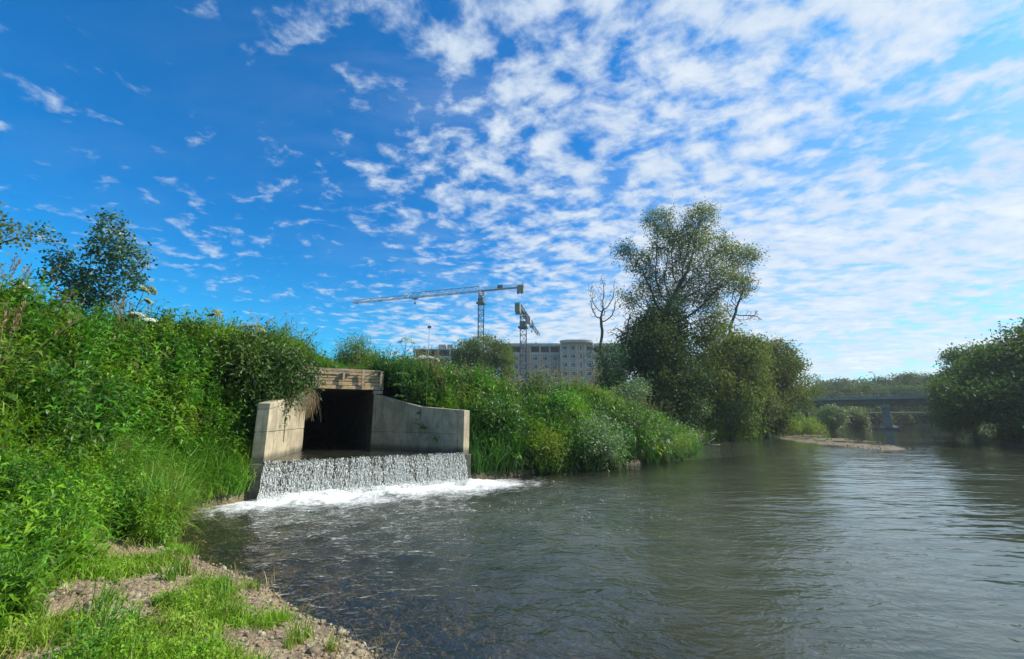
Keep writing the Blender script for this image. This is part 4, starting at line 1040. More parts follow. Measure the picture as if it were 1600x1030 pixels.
# shrubs on the shore below
def shrub(name, label, px, py, rpx, Yd, mat, seed, fill=420, L=.16, Wd=.05, extra=(), fp=9, cat='shrub', rt_=.05):
    b_ = at(px, py + rpx, Yd); bl = PB((px, py, rpx, Yd, .9), *extra)
    return tree(name, label, cat, (b_.x, Yd, gz(b_.x, Yd)), bl, mat, seed, n_att=60, step=.3, infl=3, kill=.5, rtrunk=rt_, per=10, spread=.22, L=L, Wd=Wd, fill=fill, fill_per=fp, fill_spread=.25)
shrub('pale_shrub', 'pale silvery shrub standing before the dark crown, left of the big trees', 985, 615, 24, 28, 'grey_leaf', 21, extra=((1002, 602, 16, 28),), fill=220)
shrub('silver_shrub', 'large silvery shrub at the shore under the drooping willow', 1140, 640, 26, 37.5, 'grey_leaf', 22, extra=((1115, 650, 20, 37.5),), fill=500)
shrub('yellow_bush', 'low rounded yellow-green bush at the water just past the bank tip', 1106, 672, 20, 37, 'yellow', 23, fill=500)
shrub('low_green_bush', 'long low bright green bush on the shore right of the yellow one', 1140, 678, 14, 38.5, 'herb', 24, extra=((1165, 676, 13, 40), (1180, 673, 10, 42)), fill=420)
shrub('dusty_shrub', 'narrow dusty shrub under the ivy-clad crown', 1075, 640, 22, 34, 'grey_leaf', 25, extra=((1070, 665, 20, 33.5),), fill=420)
# bank crest saplings
shrub('crest_sapling', 'feathery sapling on the bank above the timber head', 560, 552, 24, 19, 'midtree', 26, fill=170, L=.12, Wd=.035, extra=((560, 535, 11, 19),), cat='sapling', fp=12)
shrub('crest_bush', 'dark bush on the crest just right of the timber head', 645, 592, 34, 18.5, 'herb_dark', 27, fill=620, L=.15, Wd=.06, extra=((614, 598, 16, 16.9), (622, 612, 14, 16.6), (675, 600, 24, 18)))
shrub('bank_bush', 'dark rounded bush half way up the bank beside the end pillar', 775, 655, 36, 15.9, 'herb_dark', 28, fill=420, L=.14, Wd=.055)
shrub('bank_willow_bush', 'grey-green willow bush standing in the slope near the water', 930, 690, 34, 17.3, 'grey_leaf', 29, fill=460, L=.13, Wd=.035)
shrub('slope_shrub', 'mid green shrub on the slope left of the pale one', 880, 645, 34, 19.2, 'herb', 30, fill=420, L=.14, Wd=.045)
shrub('overhanging_bush', 'leafy dark bush covering the left end of the timber head and the side wall top', 448, 585, 36, 12.6, 'herb_dark', 36, fill=620, L=.13, Wd=.05, extra=((415, 600, 26, 12), (472, 590, 16, 12.9), (430, 570, 24, 13)))
shrub('crest_bush', 'dark green bush on the crest above the left side wall', 385, 560, 32, 12.5, 'herb_dark', 37, fill=420, L=.14, Wd=.05)
shrub('crest_bush', 'mid green bush on the crest below the crane masts', 745, 605, 30, 18.3, 'herb', 38, fill=380, L=.13, Wd=.045)
shrub('crest_bush', 'feathery grey-green bush on the crest before the brick block', 850, 610, 28, 20.8, 'grey_leaf', 39, fill=330, L=.13, Wd=.035)
shrub('bank_bush', 'yellow-green bush low on the slope between the sedge and the grey willow bush', 850, 700, 28, 16.2, 'yellow', 40, fill=330, L=.12, Wd=.035)
shrub('bank_bush', 'dark bush on the slope below the pale shrub', 975, 668, 30, 20.3, 'herb_dark', 44, fill=380, L=.14, Wd=.05)
# tree in front of the building
b = at(755, 600, 66); tree('rounded_tree', 'broad rounded tree standing between the two building sites', 'tree', (b.x, 66, gz(b.x, 66)),
     PB((755, 548, 28, 66), (728, 552, 22, 66), (783, 555, 20, 66.5), (745, 575, 28, 65), (780, 580, 24, 66), (720, 578, 18, 66)), 'midtree', 31, n_att=220, step=.7, kill=1.2, rtrunk=.3, per=10, spread=.5, L=.32, Wd=.15, fill=2400, fill_per=10, droop=.5)
# distant trees by the bridge, left side
b = at(1262, 650, 60); tree('shore_tree', 'spreading tree beside the left end of the bridge', 'tree', (b.x, 60, gz(b.x, 60)),
     PB((1250, 610, 22, 60), (1268, 600, 15, 60), (1238, 625, 24, 59), (1278, 612, 8, 60)), 'midtree', 32, n_att=160, step=.7, kill=1.1, rtrunk=.22, per=9, spread=.45, L=.3, Wd=.11, fill=420, fill_per=9)
shrub('bridge_willow', 'round pale green willow bush on the shore before the bridge', 1300, 652, 19, 62, 'grey_leaf', 33, fill=650, L=.28, Wd=.09)
shrub('bridge_shrub', 'pale green willow bush reaching over the water before the bridge', 1332, 654, 18, 65, 'grey_leaf', 34, extra=((1345, 662, 10, 65),), fill=650, L=.28, Wd=.09)
shrub('shore_thicket', 'yellowish low thicket behind the gravel bar', 1262, 668, 12, 55, 'yellow', 35, extra=((1280, 670, 11, 57), (1235, 664, 12, 53)), fill=420, L=.2, Wd=.07)
# opposite bank trees
def big(name, label, blobs, Yd, px, seed, mat='fartree', fill=3600, L=.28, Wd=.14):
    b_ = at(px, 690, Yd); return tree(name, label, 'tree', (b_.x, Yd, gz(b_.x, Yd)), PB(*blobs), mat, seed, n_att=220, step=.8, infl=6, kill=1.4, rtrunk=.35, per=9, spread=.55, L=L, Wd=Wd, fill=fill, fill_per=10, fill_spread=.5,
        group='trees on the opposite bank')
big('bank_tree', 'dark leafy tree overhanging the water at the right edge of the view', ((1595, 590, 60, 33), (1560, 630, 44, 32), (1600, 660, 46, 31), (1610, 545, 40, 34), (1570, 570, 32, 34), (1560, 675, 26, 31)), 34, 1640, 41)
big('bank_tree', 'second dark tree from the right edge, leaning over the river', ((1525, 590, 30, 44), (1545, 565, 24, 45), (1510, 625, 34, 43), (1535, 650, 34, 42), (1505, 560, 16, 46), (1500, 660, 20, 43)), 45, 1560, 42, fill=3200)
big('bank_tree', 'dark tree farther up the opposite bank, near the right end of the bridge', ((1490, 610, 20, 58), (1505, 640, 24, 56), (1485, 650, 16, 56), (1482, 590, 8, 58), (1520, 620, 24, 57)), 58, 1520, 43, fill=2200, L=.4, Wd=.18)
# woods behind the bridge: each crown is a tree
w0 = tree('woodland_tree', 'rounded tree of the wood behind the bridge, below the crest', 'tree', (0, 0, 0), [(Vector((0, 0, 7)), 3.4, 1.0), (Vector((1.8, .6, 5.4)), 2.5, .9), (Vector((-1.9, 0, 5.2)), 2.6, .9), (Vector((.3, -1, 9.2)), 2.1, 1.0), (Vector((0, 0, 3.2)), 3.3, 1.0), (Vector((2.2, 1, 2)), 2.2, .9), (Vector((-2, 1, 2.2)), 2.3, .9)],
     'fartree', 51, n_att=90, step=.8, kill=1.4, infl=6, rtrunk=.25, per=8, spread=.5, L=.42, Wd=.22, fill=1500, fill_per=8, fill_spread=.5)
wp = [(1292, 612, 96, .8), (1268, 614, 90, .7), (1316, 605, 100, .85), (1338, 603, 104, .9), (1360, 598, 112, 1.0), (1378, 591, 118, 1.0), (1400, 586, 120, 1.05), (1433, 584, 118, 1.1), (1452, 588, 112, 1.0), (1470, 593, 100, .9),
      (1388, 606, 98, .9), (1412, 604, 96, .9), (1428, 604, 95, .9), (1448, 606, 94, .9), (1468, 608, 90, .9), (1362, 612, 97, .85), (1335, 614, 100, .85), (1490, 588, 96, 1.1), (1310, 616, 98, .8)]
desc = ['at the left end above the shore tree', 'low and leftmost, by the bridge end', 'third from the left on the skyline', 'on the skyline left of the lamp posts', 'on the skyline close left of the lamp posts',
        'just right of the lamp posts on the skyline', 'on the crest left of the highest crown', 'forming the highest crown of the wood', 'on the crest right of the highest crown', 'on the skyline next to the opposite bank trees',
        'seen just behind the deck at the pier', 'below the crest right of the pier', 'in the second row under the highest crown', 'in the second row near the right bridge end', 'in the second row at the right bridge end',
        'in the second row left of the pier', 'behind the middle of the left span', 'rising behind the opposite bank trees', 'behind the left span near the pale willow']
for i, (px, py, Yd, s) in enumerate(wp):
    Yd = max(Yd + 6, 106) if px > 1330 else Yd + 6; s = s * 1.12
    c = at(px, py, Yd); h = 11.0 * s; zb_ = gz(c.x, Yd)
    top = c.z; sz = max(.4, (top - zb_) / 11.0)
    lb = 'dark tree of the distant wood, ' + desc[i]
    if i == 0: w0.location = (c.x, Yd, zb_); w0.scale = (s * 1.15, s * 1.15, sz); w0['label'] = lb; w0['group'] = 'trees of the wood behind the bridge'
    else: copy_tree(w0, (c.x, Yd, zb_), i * 2.1, (s * 1.15, s * 1.15, sz), lb, group='trees of the wood behind the bridge')
# the far-off wood that closes the horizon reads as one mass
rr = np.random.default_rng(8); p = []
for k in range(900):
    x_ = rr.uniform(-260, 420); y_ = rr.uniform(150, 330)
    p.append((x_, y_))
p = np.array(p); ok = ~inside(p[:, 0], p[:, 1], RIVER) & ~((p[:, 0] > -60) & (p[:, 0] < 60) & (p[:, 1] < 190)); p = p[ok]
rr2 = np.random.default_rng(18); e = np.stack([rr2.uniform(50, 135, 260), rr2.uniform(84, 112, 260)], 1); de = seg_dist(e[:, 0], e[:, 1], SHORE)
far_edge = e[~inside(e[:, 0], e[:, 1], RIVER) & (de < 7) & (de > .5)]
cm = bpy.data.collections.new('far_crown'); cr = blob_pts([(Vector((0, 0, 4)), 3.2, 1.2)], 260, rr, .6)
me = crown_mesh('far_crown', cr, 6, .5, .7, .4, rr); me.materials.append(M['fartree']); cm.objects.link(bpy.data.objects.new('far_crown', me)); TEMPL['far_crown'] = cm
gn_scatter('distant_woodland', pts3(p, ground_z(p[:, 0], p[:, 1])), 'far_crown', 1.1, 'distant belt of woodland closing the horizon', seed=31)

gn_scatter('far_shore_thicket', pts3(far_edge, ground_z(far_edge[:, 0], far_edge[:, 1]) - 1.2), 'far_crown', .52, 'dark thicket on the shore behind the bridge', seed=32)

# young poplar and its neighbours on the top of the near bank
def sapling(name, label, root, blobs, seed, n_att=150, per=9, mat='poplar', L=.085, Wd=.075, spread=.12, tt=None, cat='sapling', kill=.26, rt_=.035, step=.13, infl=1.6):
    return tree(name, label, cat, root, blobs, mat, seed, n_att=n_att, step=step, infl=infl, kill=kill, rtrunk=rt_, rtip=.004, per=per, spread=spread, L=L, Wd=Wd, trunk_top=tt, bark='bark', leafrad=1.8, iters=60, shell=.1)
yd = 11.0
b = at(150, 500, yd); sapling('poplar_sapling', 'young grey-green poplar standing tallest on the left bank skyline', (b.x, yd, gz(b.x, yd)),
    PB((172, 345, 18, yd, 1.3), (180, 385, 34, yd), (205, 405, 26, yd), (160, 430, 34, yd), (205, 440, 22, yd), (140, 395, 12, yd), (150, 460, 30, yd)), 61, n_att=620, tt=at(160, 470, yd), per=17, kill=.2)
b = at(110, 500, yd - .3); sapling('poplar_sapling', 'arching young poplar with a forked top left of the tallest one', (b.x, yd - .3, gz(b.x, yd)),
    PB((80, 370, 16, yd), (95, 400, 20, yd), (110, 430, 26, yd), (75, 430, 18, yd), (120, 465, 30, yd), (62, 358, 9, yd)), 62, n_att=430, tt=at(115, 480, yd), per=16, kill=.2)
yd = 8.0
sapling('overhanging_branch_tree', 'brownish leafy bough reaching in at the left edge of the view', (at(-60, 560, yd).x, yd, gz(at(-60, 560, yd).x, yd)),
    PB((5, 350, 24, yd), (30, 375, 20, yd), (-30, 350, 40, yd), (45, 385, 10, yd), (-10, 375, 20, yd)), 63, n_att=330, per=14, kill=.2, tt=at(-45, 420, yd), mat='willow', L=.075, Wd=.05, cat='tree', rt_=.05)

# hogweeds: stem, side stalks, flat umbels, lobed leaves
def hogweed(label, base, top, umbels, seed, green=False):
    r = np.random.default_rng(seed); base = Vector(base); t = tag(empty('hogweed_plant', base), label, 'hogweed', 'hogweeds on the bank skyline')
    top = Vector(top) - base; S = 6; path = [Vector((top.x * (k / (S - 1)) ** 1.3, top.y * k / (S - 1), top.z * k / (S - 1))) for k in range(S)]
    MB().tube(path, [.015, .014, .013, .011, .009, .007], 7).build('stem', M['stem'], t, True)
    for (ux, uz, ur, tilt_) in umbels:
        c = top + Vector((ux, r.normal(0, .12), uz)); st = path[3] if uz < -.15 else path[4]
        MB().tube([st, st.lerp(c, .55) + Vector((0, 0, -.05)), c], [.009, .007, .005], 5).build('stalk', M['stem'], t, True)
        m = MB(); Rm = Matrix.Rotation(tilt_, 3, 'Y') @ Matrix.Rotation(r.normal(0, .3), 3, 'X')
        hd = []
        for k in range(26):
            rad = ur * math.sqrt((k + .5) / 26); a = k * 2.4; pz = .12 * ur * 2 - rad * rad / ur * .45
            e = Rm @ Vector((rad * math.cos(a), rad * math.sin(a), pz)) + c; m.tube([c - Vector((0, 0, .06)), e], [.002, .002], 3, False); hd.append(e)
        um = m.build('umbel', M['stem'], t)
        f = MB()
        for e in hd:
            for j in range(5):
                o_ = Vector((r.normal(0, .024), r.normal(0, .024), r.normal(0, .006))); f.box(e + Rm @ o_, (.026, .026, .010), Matrix.Rotation(r.random() * 3, 3, 'Z') @ Matrix.Rotation(r.normal(0, .5), 3, 'X'))
        f.build('florets', M['umbel_green' if green else 'umbel'], um)['kind'] = 'stuff'
    for k in range(6):
        a = r.random() * 6.28; p0 = path[k % 3]; n = 7; az = a + np.linspace(-1, 1, n)
        P0 = np.array([p0 + Vector((math.cos(a), math.sin(a), .2)) * .12] * n); d = np.stack([np.cos(az), np.sin(az), np.full(n, .15)], 1); d /= np.linalg.norm(d, axis=1)[:, None]
        v, f2 = leaf_fan(P0, d, r.uniform(.2, .34, n), np.full(n, .09), .35, r); link('leaf', np_mesh('leaf', v, f2), M['herb_dark'], t)
    return t
def hw(label, bpx, bpy_, tpx, tpy, Yd, umb, seed, green=False):
    b_ = at(bpx, bpy_, Yd); hogweed(label, (b_.x, Yd, min(b_.z, gz(b_.x, Yd))), at(tpx, tpy, Yd), umb, seed, green)
hw('hogweed with a drooping yellow-green umbel, leftmost of the two left of the culvert', 330, 560, 337, 492, 12, [(.0, .12, .14, .1), (.18, -.02, .15, 1.0), (-.16, .02, .08, -.3)], 1, True)
hw('hogweed with broad spreading umbels on the skyline above the left side wall', 380, 580, 395, 515, 12.5, [(-.2, .08, .16, -.1), (.12, .10, .19, .15), (.34, -.04, .17, .3), (.05, -.2, .1, .2)], 2, True)
hw('hogweed with white umbels leaning right beside the tallest poplar', 190, 520, 225, 455, 10.5, [(.0, .10, .13, .3), (.16, .0, .15, .5), (.10, -.25, .08, .3)], 3, True)
hw('small hogweed with pale umbels below the tallest poplar', 215, 540, 218, 495, 10, [(.0, .05, .13, .1), (.18, -.05, .10, .3), (-.2, .04, .11, -.2)], 4)
hw('hogweed with pale umbels at the far left skyline', 30, 520, 40, 450, 9, [(.0, .05, .12, .1), (.15, -.03, .10, .3), (-.2, .0, .10, -.2)], 5)
hw('tall hogweed with a white umbel standing alone right of the timber head', 628, 590, 634, 535, 15.5, [(.02, .16, .22, .15), (-.22, .05, .07, -.2), (.28, .02, .08, .3)], 6)
hw('low hogweed with flat white umbels before the concrete frame building', 668, 600, 668, 560, 15.0, [(.1, .03, .15, .1), (.34, -.06, .11, .2), (-.2, .05, .13, -.1)], 7)

# driftwood branch at the bank tip
b = onz(1078, 697, .05); dw = tag(empty('driftwood_branch', b), 'bare grey branch lying in the water at the bank tip', 'branch')
for nm, pp in (('trunk', [(-.6, .3, .15), (0, .1, .3), (.6, 0, .12), (1.2, -.1, .2), (1.7, -.2, .55)]), ('twig', [(.5, 0, .15), (.8, .1, .5), (1.0, .1, .8)]), ('twig', [(1.0, 0, .15), (1.4, -.3, .05), (1.9, -.4, .1)])):
    MB().tube(pp, [.06 - .01 * k for k in range(len(pp))], 6).build(nm, M['bark_pale'], dw, True)

# ---------------------------------------------------------------- cranes
def lattice(m, a, b, w, h, n, bar=.12, tri=False, up=Vector((0, 0, 1))):
    """box or triangular truss from a to b"""
    a, b = Vector(a), Vector(b); d = (b - a).normalized(); s = d.cross(up).normalized() if abs(d.dot(up)) < .9 else Vector((1, 0, 0)); u = s.cross(d).normalized()
    cs = [(-w / 2, 0), (w / 2, 0), (0, h)] if tri else [(-w / 2, -h / 2), (w / 2, -h / 2), (w / 2, h / 2), (-w / 2, h / 2)]
    P_ = [[a.lerp(b, i / n) + s * c0 + u * c1 for c0, c1 in cs] for i in range(n + 1)]
    for k in range(len(cs)): m.beam(P_[0][k], P_[-1][k], bar * 1.5)
    for i in range(n + 1):
        for k in range(len(cs)):
            m.beam(P_[i][k], P_[i][(k + 1) % len(cs)], bar)
            if i < n: m.beam(P_[i][k], P_[i + 1][(k + 1) % len(cs)] if i % 2 else P_[i + 1][k - 1], bar * .8)
    return m
def crane(label, base, H, tip, tail, seed, mast_mat, jib_mat, cable_to=None):
    base = Vector(base); t = tag(empty('tower_crane', base), label, 'crane', 'tower cranes over the building site')
    loc = lambda v: Vector(v) - base
    lattice(MB(), (0, 0, 0), (0, 0, H - 5.0), 1.9, 1.9, max(8, int((H - 5) / 2.0)), .16, up=Vector((0, 1, 0))).build('mast', M[mast_mat], t)
    dj = (loc(tip) - Vector((0, 0, H))); dj.z = 0; dj.normalize(); top = Vector((0, 0, H))
    rz = Matrix.Rotation(math.atan2(dj.y, dj.x), 3, 'Z')
    m = MB(); m.box((0, 0, H - 4.6), (2.9, 2.9, .5), rz); m.box((0, 0, H - 3.6), (2.0, 2.0, 1.6), rz); m.build('slewing_ring', M['steel_dark'], t)
    lattice(MB(), (0, 0, H - 2.8), (0, 0, H + .2), 1.8, 1.8, 2, .2, up=Vector((0, 1, 0))).build('slewing_tower', M[jib_mat], t)
    s = dj.cross(Vector((0, 0, 1)))
    cab = Vector((0, 0, H - 2.2)) + s * 1.7 + dj * .8
    MB().box(cab, (1.8, 1.3, 2.0), rz).build('cab', M['steel_white'], t)
    e = loc(tip); L1 = Vector((e.x, e.y, 0)).length; n = max(8, int(L1 / 2.6))
    j = MB(); k1 = dj * (L1 * .55); lattice(j, top + dj * .8, top + k1, 1.4, 1.9, int(n * .55), .13, True); lattice(j, top + k1, top + dj * L1, 1.2, 1.2, int(n * .45), .11, True); j.build('jib', M[jib_mat], t)
    e2 = loc(tail); L2 = Vector((e2.x, e2.y, 0)).length
    c = MB(); c.box(top - dj * (L2 / 2) + Vector((0, 0, .05)), (L2, 1.3, .35), rz)
    for k in range(int(L2 / 1.5)):
        for sg in (-1, 1): c.beam(top - dj * (1.5 * k + .8) + s * .65 * sg, top - dj * (1.5 * k + .8) + s * .65 * sg + Vector((0, 0, 1.1)), .07)
    for sg in (-1, 1): c.beam(top - dj * .5 + s * .65 * sg + Vector((0, 0, 1.1)), top - dj * L2 + s * .65 * sg + Vector((0, 0, 1.1)), .07)
    c.build('counter_jib', M[jib_mat], t)
    MB().box(top - dj * (L2 * .45) + Vector((0, 0, .9)), (2.0, 1.2, 1.2), rz).build('winch', M['steel_dark'], t)
    for k in range(4): MB().box(top - dj * (L2 - .4 - .62 * k) - Vector((0, 0, .5 + .25 * (k % 2))), (.5, 1.5, 2.7 + .3 * (k % 2)), rz).build('counterweight', M['weight'], t)
    tr_ = top + dj * (L1 * .49) - Vector((0, 0, .5)); m = MB(); m.box(tr_, (1.8, 1.5, .35), rz)
    trl = m.build('trolley', M['steel_dark'], t); MB().beam(tr_, tr_ - Vector((0, 0, 1.6)), .12).box(tr_ - Vector((0, 0, 1.8)), (.6, .4, .6), rz).build('hook_block', M['steel_dark'], trl)
    a0 = top + Vector((0, 0, 2.6)); a = MB(); a.beam(top + Vector((0, 0, 0)), a0, .35)
    return t
z1 = at(750, 455, 144).z; b1 = at(750, 600, 144); g1 = gz(b1.x, 144)
crane('tower crane with a long pale jib stretching far to the left', (b1.x, 144, g1), z1 - g1, onz(552, 474, z1), onz(816, 446, z1), 1, 'steel_dark', 'steel_grey')
z2 = at(818, 490, 130).z; b2 = at(818, 600, 130); g2 = gz(b2.x, 130)
crane('tower crane seen end-on, its dark mast before the brick block and jib pointing away', (b2.x, 130, g2), z2 - g2, onz(842, 524, z2), onz(809, 477, z2), 2, 'steel_dark', 'steel_dark')
b3 = at(669, 560, 120); g3 = gz(b3.x, 120); zt = at(669, 505, 120).z
an = tag(empty('antenna_mast', (b3.x, 120, g3)), 'thin antenna mast rising left of the long-jibbed crane', 'mast')
MB().tube([(0, 0, 0), (0, 0, (zt - g3) * .6), (0, 0, zt - g3)], [.16, .12, .05], 6).build('pole', M['steel_grey'], an)
MB().box((0, 0, zt - g3 - 1.2), (1.0, .4, .7)).build('antenna_panel', M['steel_dark'], an)

# ---------------------------------------------------------------- buildings under construction
ST = 3.05
def facade(t, x0, x1, yf, ztop, nb, floors, zbase, base, kinds, top_open):
    """kinds: string per bay: b brick bay with window, n narrow tall window, c concrete bay"""
    bw = (x1 - x0) / nb; L = lambda p: tuple(Vector(p) - Vector(base))
    for fl in range(floors + 1):
        zc = ztop - fl * ST; MB().box(L(((x0 + x1) / 2, yf + 5, zc)), (x1 - x0 + .1, 10.4, .32)).build('floor_slab', M['bconc'], t)
    for i in range(nb + 1):
        MB().box(L((x0 + i * bw, yf + .1, (ztop + zbase) / 2)), (.45, .5, ztop - zbase)).build('column', M['bconc'], t)
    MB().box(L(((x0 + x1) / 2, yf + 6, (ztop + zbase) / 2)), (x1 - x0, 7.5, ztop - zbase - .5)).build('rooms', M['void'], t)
    for fl in range(floors):
        z1_ = ztop - fl * ST - .16; z0_ = z1_ - ST + .32
        for i in range(nb):
            xa = x0 + i * bw + .24; xb = xa + bw - .48; kd = kinds[i % len(kinds)]
            if fl == 0 and top_open and kd != 'n':
                MB().box(L(((xa + xb) / 2, yf + .15, z0_ + .3)), (xb - xa, .2, .6)).build('parapet_panel', M['bconc'], t); continue
            if kd == 'o':
                MB().box(L(((xa + xb) / 2, yf + .15, z0_ + .25)), (xb - xa, .2, .5)).build('parapet_panel', M['bconc'], t); continue
            ww = (1.9 if kd == 'b' else .95) if xb - xa > 2.2 else (xb - xa) * .6; wh = 1.75 if kd == 'b' else 2.3
            cx_ = (xa + xb) / 2; zc = z0_ + (.5 if kd == 'b' else .2) + wh / 2
            br_ = MB()
            br_.box(L(((xa + cx_ - ww / 2) / 2, yf + .15, (z0_ + z1_) / 2)), (cx_ - ww / 2 - xa, .25, z1_ - z0_)); br_.box(L(((xb + cx_ + ww / 2) / 2, yf + .15, (z0_ + z1_) / 2)), (xb - cx_ - ww / 2, .25, z1_ - z0_))
            br_.box(L((cx_, yf + .15, (z0_ + zc - wh / 2) / 2)), (ww, .25, zc - wh / 2 - z0_)); br_.box(L((cx_, yf + .15, (z1_ + zc + wh / 2) / 2)), (ww, .25, z1_ - zc - wh / 2))
            br_.build('brick_panel', M['brick'], t)
            fm = MB(); b_ = .16
            for sx_ in (-1, 1): fm.box(L((cx_ + sx_ * (ww - b_) / 2, yf + .12, zc)), (b_, .16, wh))
            for sz_ in (-1, 1): fm.box(L((cx_, yf + .122, zc + sz_ * (wh - b_) / 2)), (ww - .01, .16, b_))
            if kd == 'b': fm.box(L((cx_ - ww * .15, yf + .118, zc)), (.1, .15, wh - .02))
            wdw = fm.build('window', M['white_frame'], t)
            MB().box(L((cx_, yf + .2, zc)), (ww - .1, .04, wh - .1)).build('pane', M['glass'], wdw)
D = 150
zt = at(800, 541, D).z; zt2 = at(900, 537, D - 4).z
xs = [at(px, 541, D).x for px in (796, 874)]; xs2 = [at(px, 541, D - 4).x for px in (876, 926)]; xs3 = [at(px, 541, D).x for px in (926, 975)]
base = (xs[0], D, gz(xs[0], D))
bl = tag(empty('apartment_block', base), 'pink brick apartment block under construction with an open concrete top storey', 'building')
facade(bl, xs[0] - 3, xs[1], D, zt, 6, 6, base[2], base, 'bbnbbb', True)
facade(bl, xs2[0], xs2[1], D - 4, zt2, 4, 6, base[2], base, 'bbnb', False)
facade(bl, xs3[0] + .3, xs3[1], D, zt, 4, 6, base[2], base, 'bbbb', True)
L = lambda p: tuple(Vector(p) - Vector(base))
MB().box(L(((xs[0] - 3 + xs[1]) / 2, D - .2, zt + .55)), (xs[1] - xs[0] + 3.2, .5, .9)).build('cornice', M['bconc'], bl)
cx2 = (xs2[0] + xs2[1]) / 2; hw2 = (xs2[1] - xs2[0]) / 2 + .3
MB().prism([L((x_, y_, 0))[:2] for x_, y_ in ([(cx2 + hw2, D - 4), (cx2 - hw2, D - 4)] + [(cx2 - hw2 * math.cos(a), D - 4.05 - 2.2 * math.sin(a)) for a in np.linspace(.05, math.pi - .05, 13)])], zt2 + .18 - base[2], zt2 + 1.05 - base[2]).build('cornice', M['bconc'], bl)
MB().box(L(((xs3[0] + xs3[1]) / 2 + .4, D - .2, zt + .55)), (xs3[1] - xs3[0], .5, .9)).build('cornice', M['bconc'], bl)
for px in (814, 838): x_ = at(px, 535, D).x; MB().box(L((x_, D + 3, zt + 1.1)), (.7, .7, 1.6)).build('chimney', M['bconc'], bl)
# left concrete frame
D2 = 140
xa, xb = at(648, 545, D2).x, at(722, 545, D2).x; zt3 = at(690, 546, D2).z; base = (xa, D2, gz(xa, D2))
fr = tag(empty('concrete_frame_building', base), 'unfinished grey concrete frame left of the rounded tree, with empty openings', 'building')
facade(fr, xa, xb, D2, zt3, 4, 4, base[2], base, 'oooo', True)
for px, w_ in ((690, 2.4), (702, 1.6)):
    x_ = at(px, 540, D2).x; MB().box(tuple(Vector((x_, D2 + 2, zt3 + .9)) - Vector(base)), (w_, 2.5, 1.8)).build('lift_core', M['bconc'], fr)
for k in range(7):
    x_ = xa + (xb - xa) * (k + .5) / 7; MB().beam(tuple(Vector((x_, D2 + .3, zt3)) - Vector(base)), tuple(Vector((x_, D2 + .3, zt3 + 1.4)) - Vector(base)), .12).build('rebar_post', M['steel_dark'], fr)

# ---------------------------------------------------------------- bridge
pb = onz(1388, 669, 0); pb = Vector((63.5, 72, 0)); dB = Vector((.75, -.66, 0)).normalized(); nB = Vector((-dB.y, dB.x, 0)); AB = math.atan2(dB.y, dB.x); RB = Matrix.Rotation(AB, 3, 'Z')
br = tag(empty('road_bridge', pb), 'dark concrete girder bridge crossing the river beyond the gravel bar', 'bridge')
zd = 5.05; LBn = (-24, 26)
for k, off in enumerate((-3.4, -1.1, 1.1, 3.4)):
    for a, b_ in ((LBn[0], -.05), (.05, LBn[1])):
        c = dB * (a + b_) / 2 + nB * off; MB().box((c.x, c.y, zd - .62), (b_ - a, .5, .84), RB).build('girder', M['bridge_dark'], br)
c = dB * (LBn[0] + LBn[1]) / 2; MB().box((c.x, c.y, zd), (LBn[1] - LBn[0], 9.2, .36), RB).build('deck', M['bridge'], br)
for sg in (-1, 1):
    rl = MB(); o0 = nB * 4.45 * sg
    for zz_ in (.55, 1.05): rl.beam(dB * LBn[0] + o0 + Vector((0, 0, zd + .18 + zz_)), dB * LBn[1] + o0 + Vector((0, 0, zd + .18 + zz_)), .08)
    for k in range(0, 51): p_ = dB * (LBn[0] + k) + o0; rl.beam(p_ + Vector((0, 0, zd + .17)), p_ + Vector((0, 0, zd + 1.25)), .07)
    rl.build('railing', M['bridge_dark'], br)
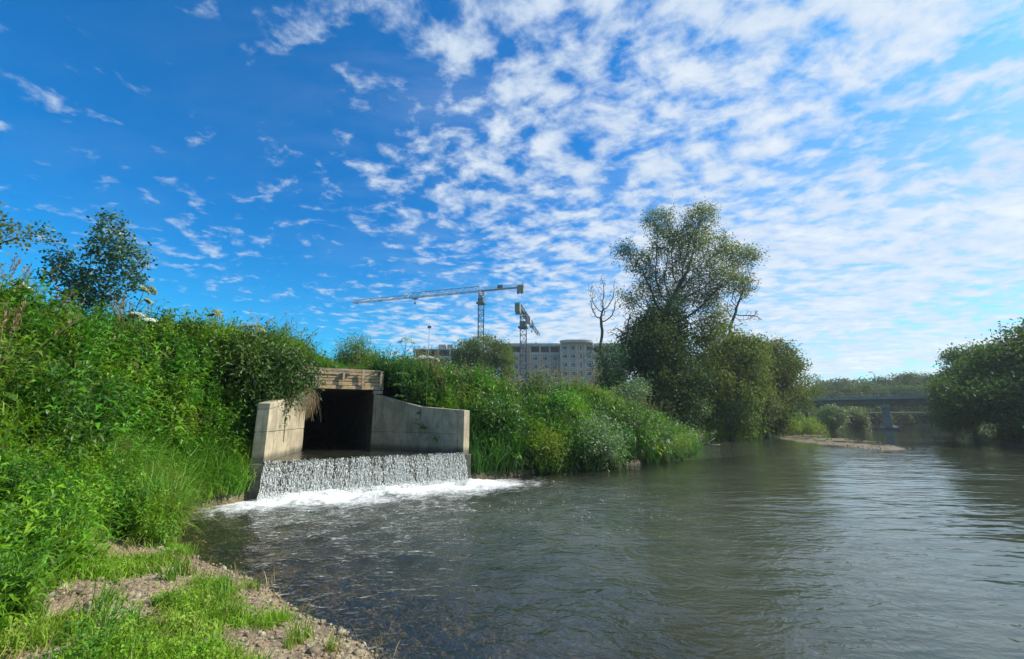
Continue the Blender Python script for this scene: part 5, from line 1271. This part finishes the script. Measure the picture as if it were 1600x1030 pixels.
for sg in (-1, 1):
    c = nB * 2.6 * sg; MB().box((c.x, c.y, 1.7), (1.0, 1.1, 4.6), RB).build('pier_column', M['bridge'], br, bevel=.05)
MB().box((0, 0, zd - 1.30), (1.2, 8.2, .5), RB).build('pier_cap', M['bridge'], br)
MB().box((0, 0, -.1), (2.4, 8.6, .9), RB).build('pier_footing', M['bridge_dark'], br, bevel=.1)
for s_ in (LBn[0] + .5, LBn[1] - .5, LBn[0] + 11):
    c = dB * s_; MB().box((c.x, c.y, 2.0), (1.0, 8.4, 5.0), RB).build('abutment', M['bridge'], br)
pp = tag(empty('pipeline', pb), 'thin pipe running under the bridge close above the water', 'pipe')
a = dB * -14 + nB * 7 + Vector((0, 0, 2.75)); b_ = dB * 20 + nB * 7 + Vector((0, 0, 2.75)); MB().tube([a, b_], .14, 8).build('pipe', M['rust'], pp)
for s_ in (-13, 19): c = dB * s_ + nB * 7; MB().tube([c + Vector((0, 0, -1)), c + Vector((0, 0, 2.75))], .18, 6).build('support', M['bridge'], pp)
def lamp(label, s_, sg, arm):
    p_ = pb + dB * s_ + nB * 4.1 * sg + Vector((0, 0, zd + .19)); t = tag(empty('street_lamp', p_), label, 'street lamp', 'lamp posts on the bridge')
    MB().tube([(0, 0, 0), (0, 0, 3.6), (arm * .12, 0, 4.0), (arm * .4, 0, 4.1)], [.06, .05, .035, .03], 6).build('pole', M['pole'], t)
    MB().box((arm * .6, 0, 4.1), (.5, .2, .1)).build('lamp_head', M['pole'], t)
lamp('lamp post on the bridge right above its pier, nearer parapet', -.6, -1, -1); lamp('lamp post on the bridge, far parapet behind the pier', .8, 1, 1)
lamp('lamp post on the bridge over the right-hand span', 7.5, 1, -1)

# ---------------------------------------------------------------- air
hm = bpy.data.materials.new('haze'); hm.use_nodes = True; t = NT(hm.node_tree)
pv = t.n('ShaderNodeVolumePrincipled', {'Color': (.86, .92, 1.0, 1), 'Density': .00045, 'Anisotropy': .3})
t.n('ShaderNodeOutputMaterial', {'Volume': pv.outputs[0]})
hz = MB().box((50, 300, 25), (1340, 1250, 54)).build('haze', hm); tag(hz, 'thin summer haze over the river', kind='stuff')
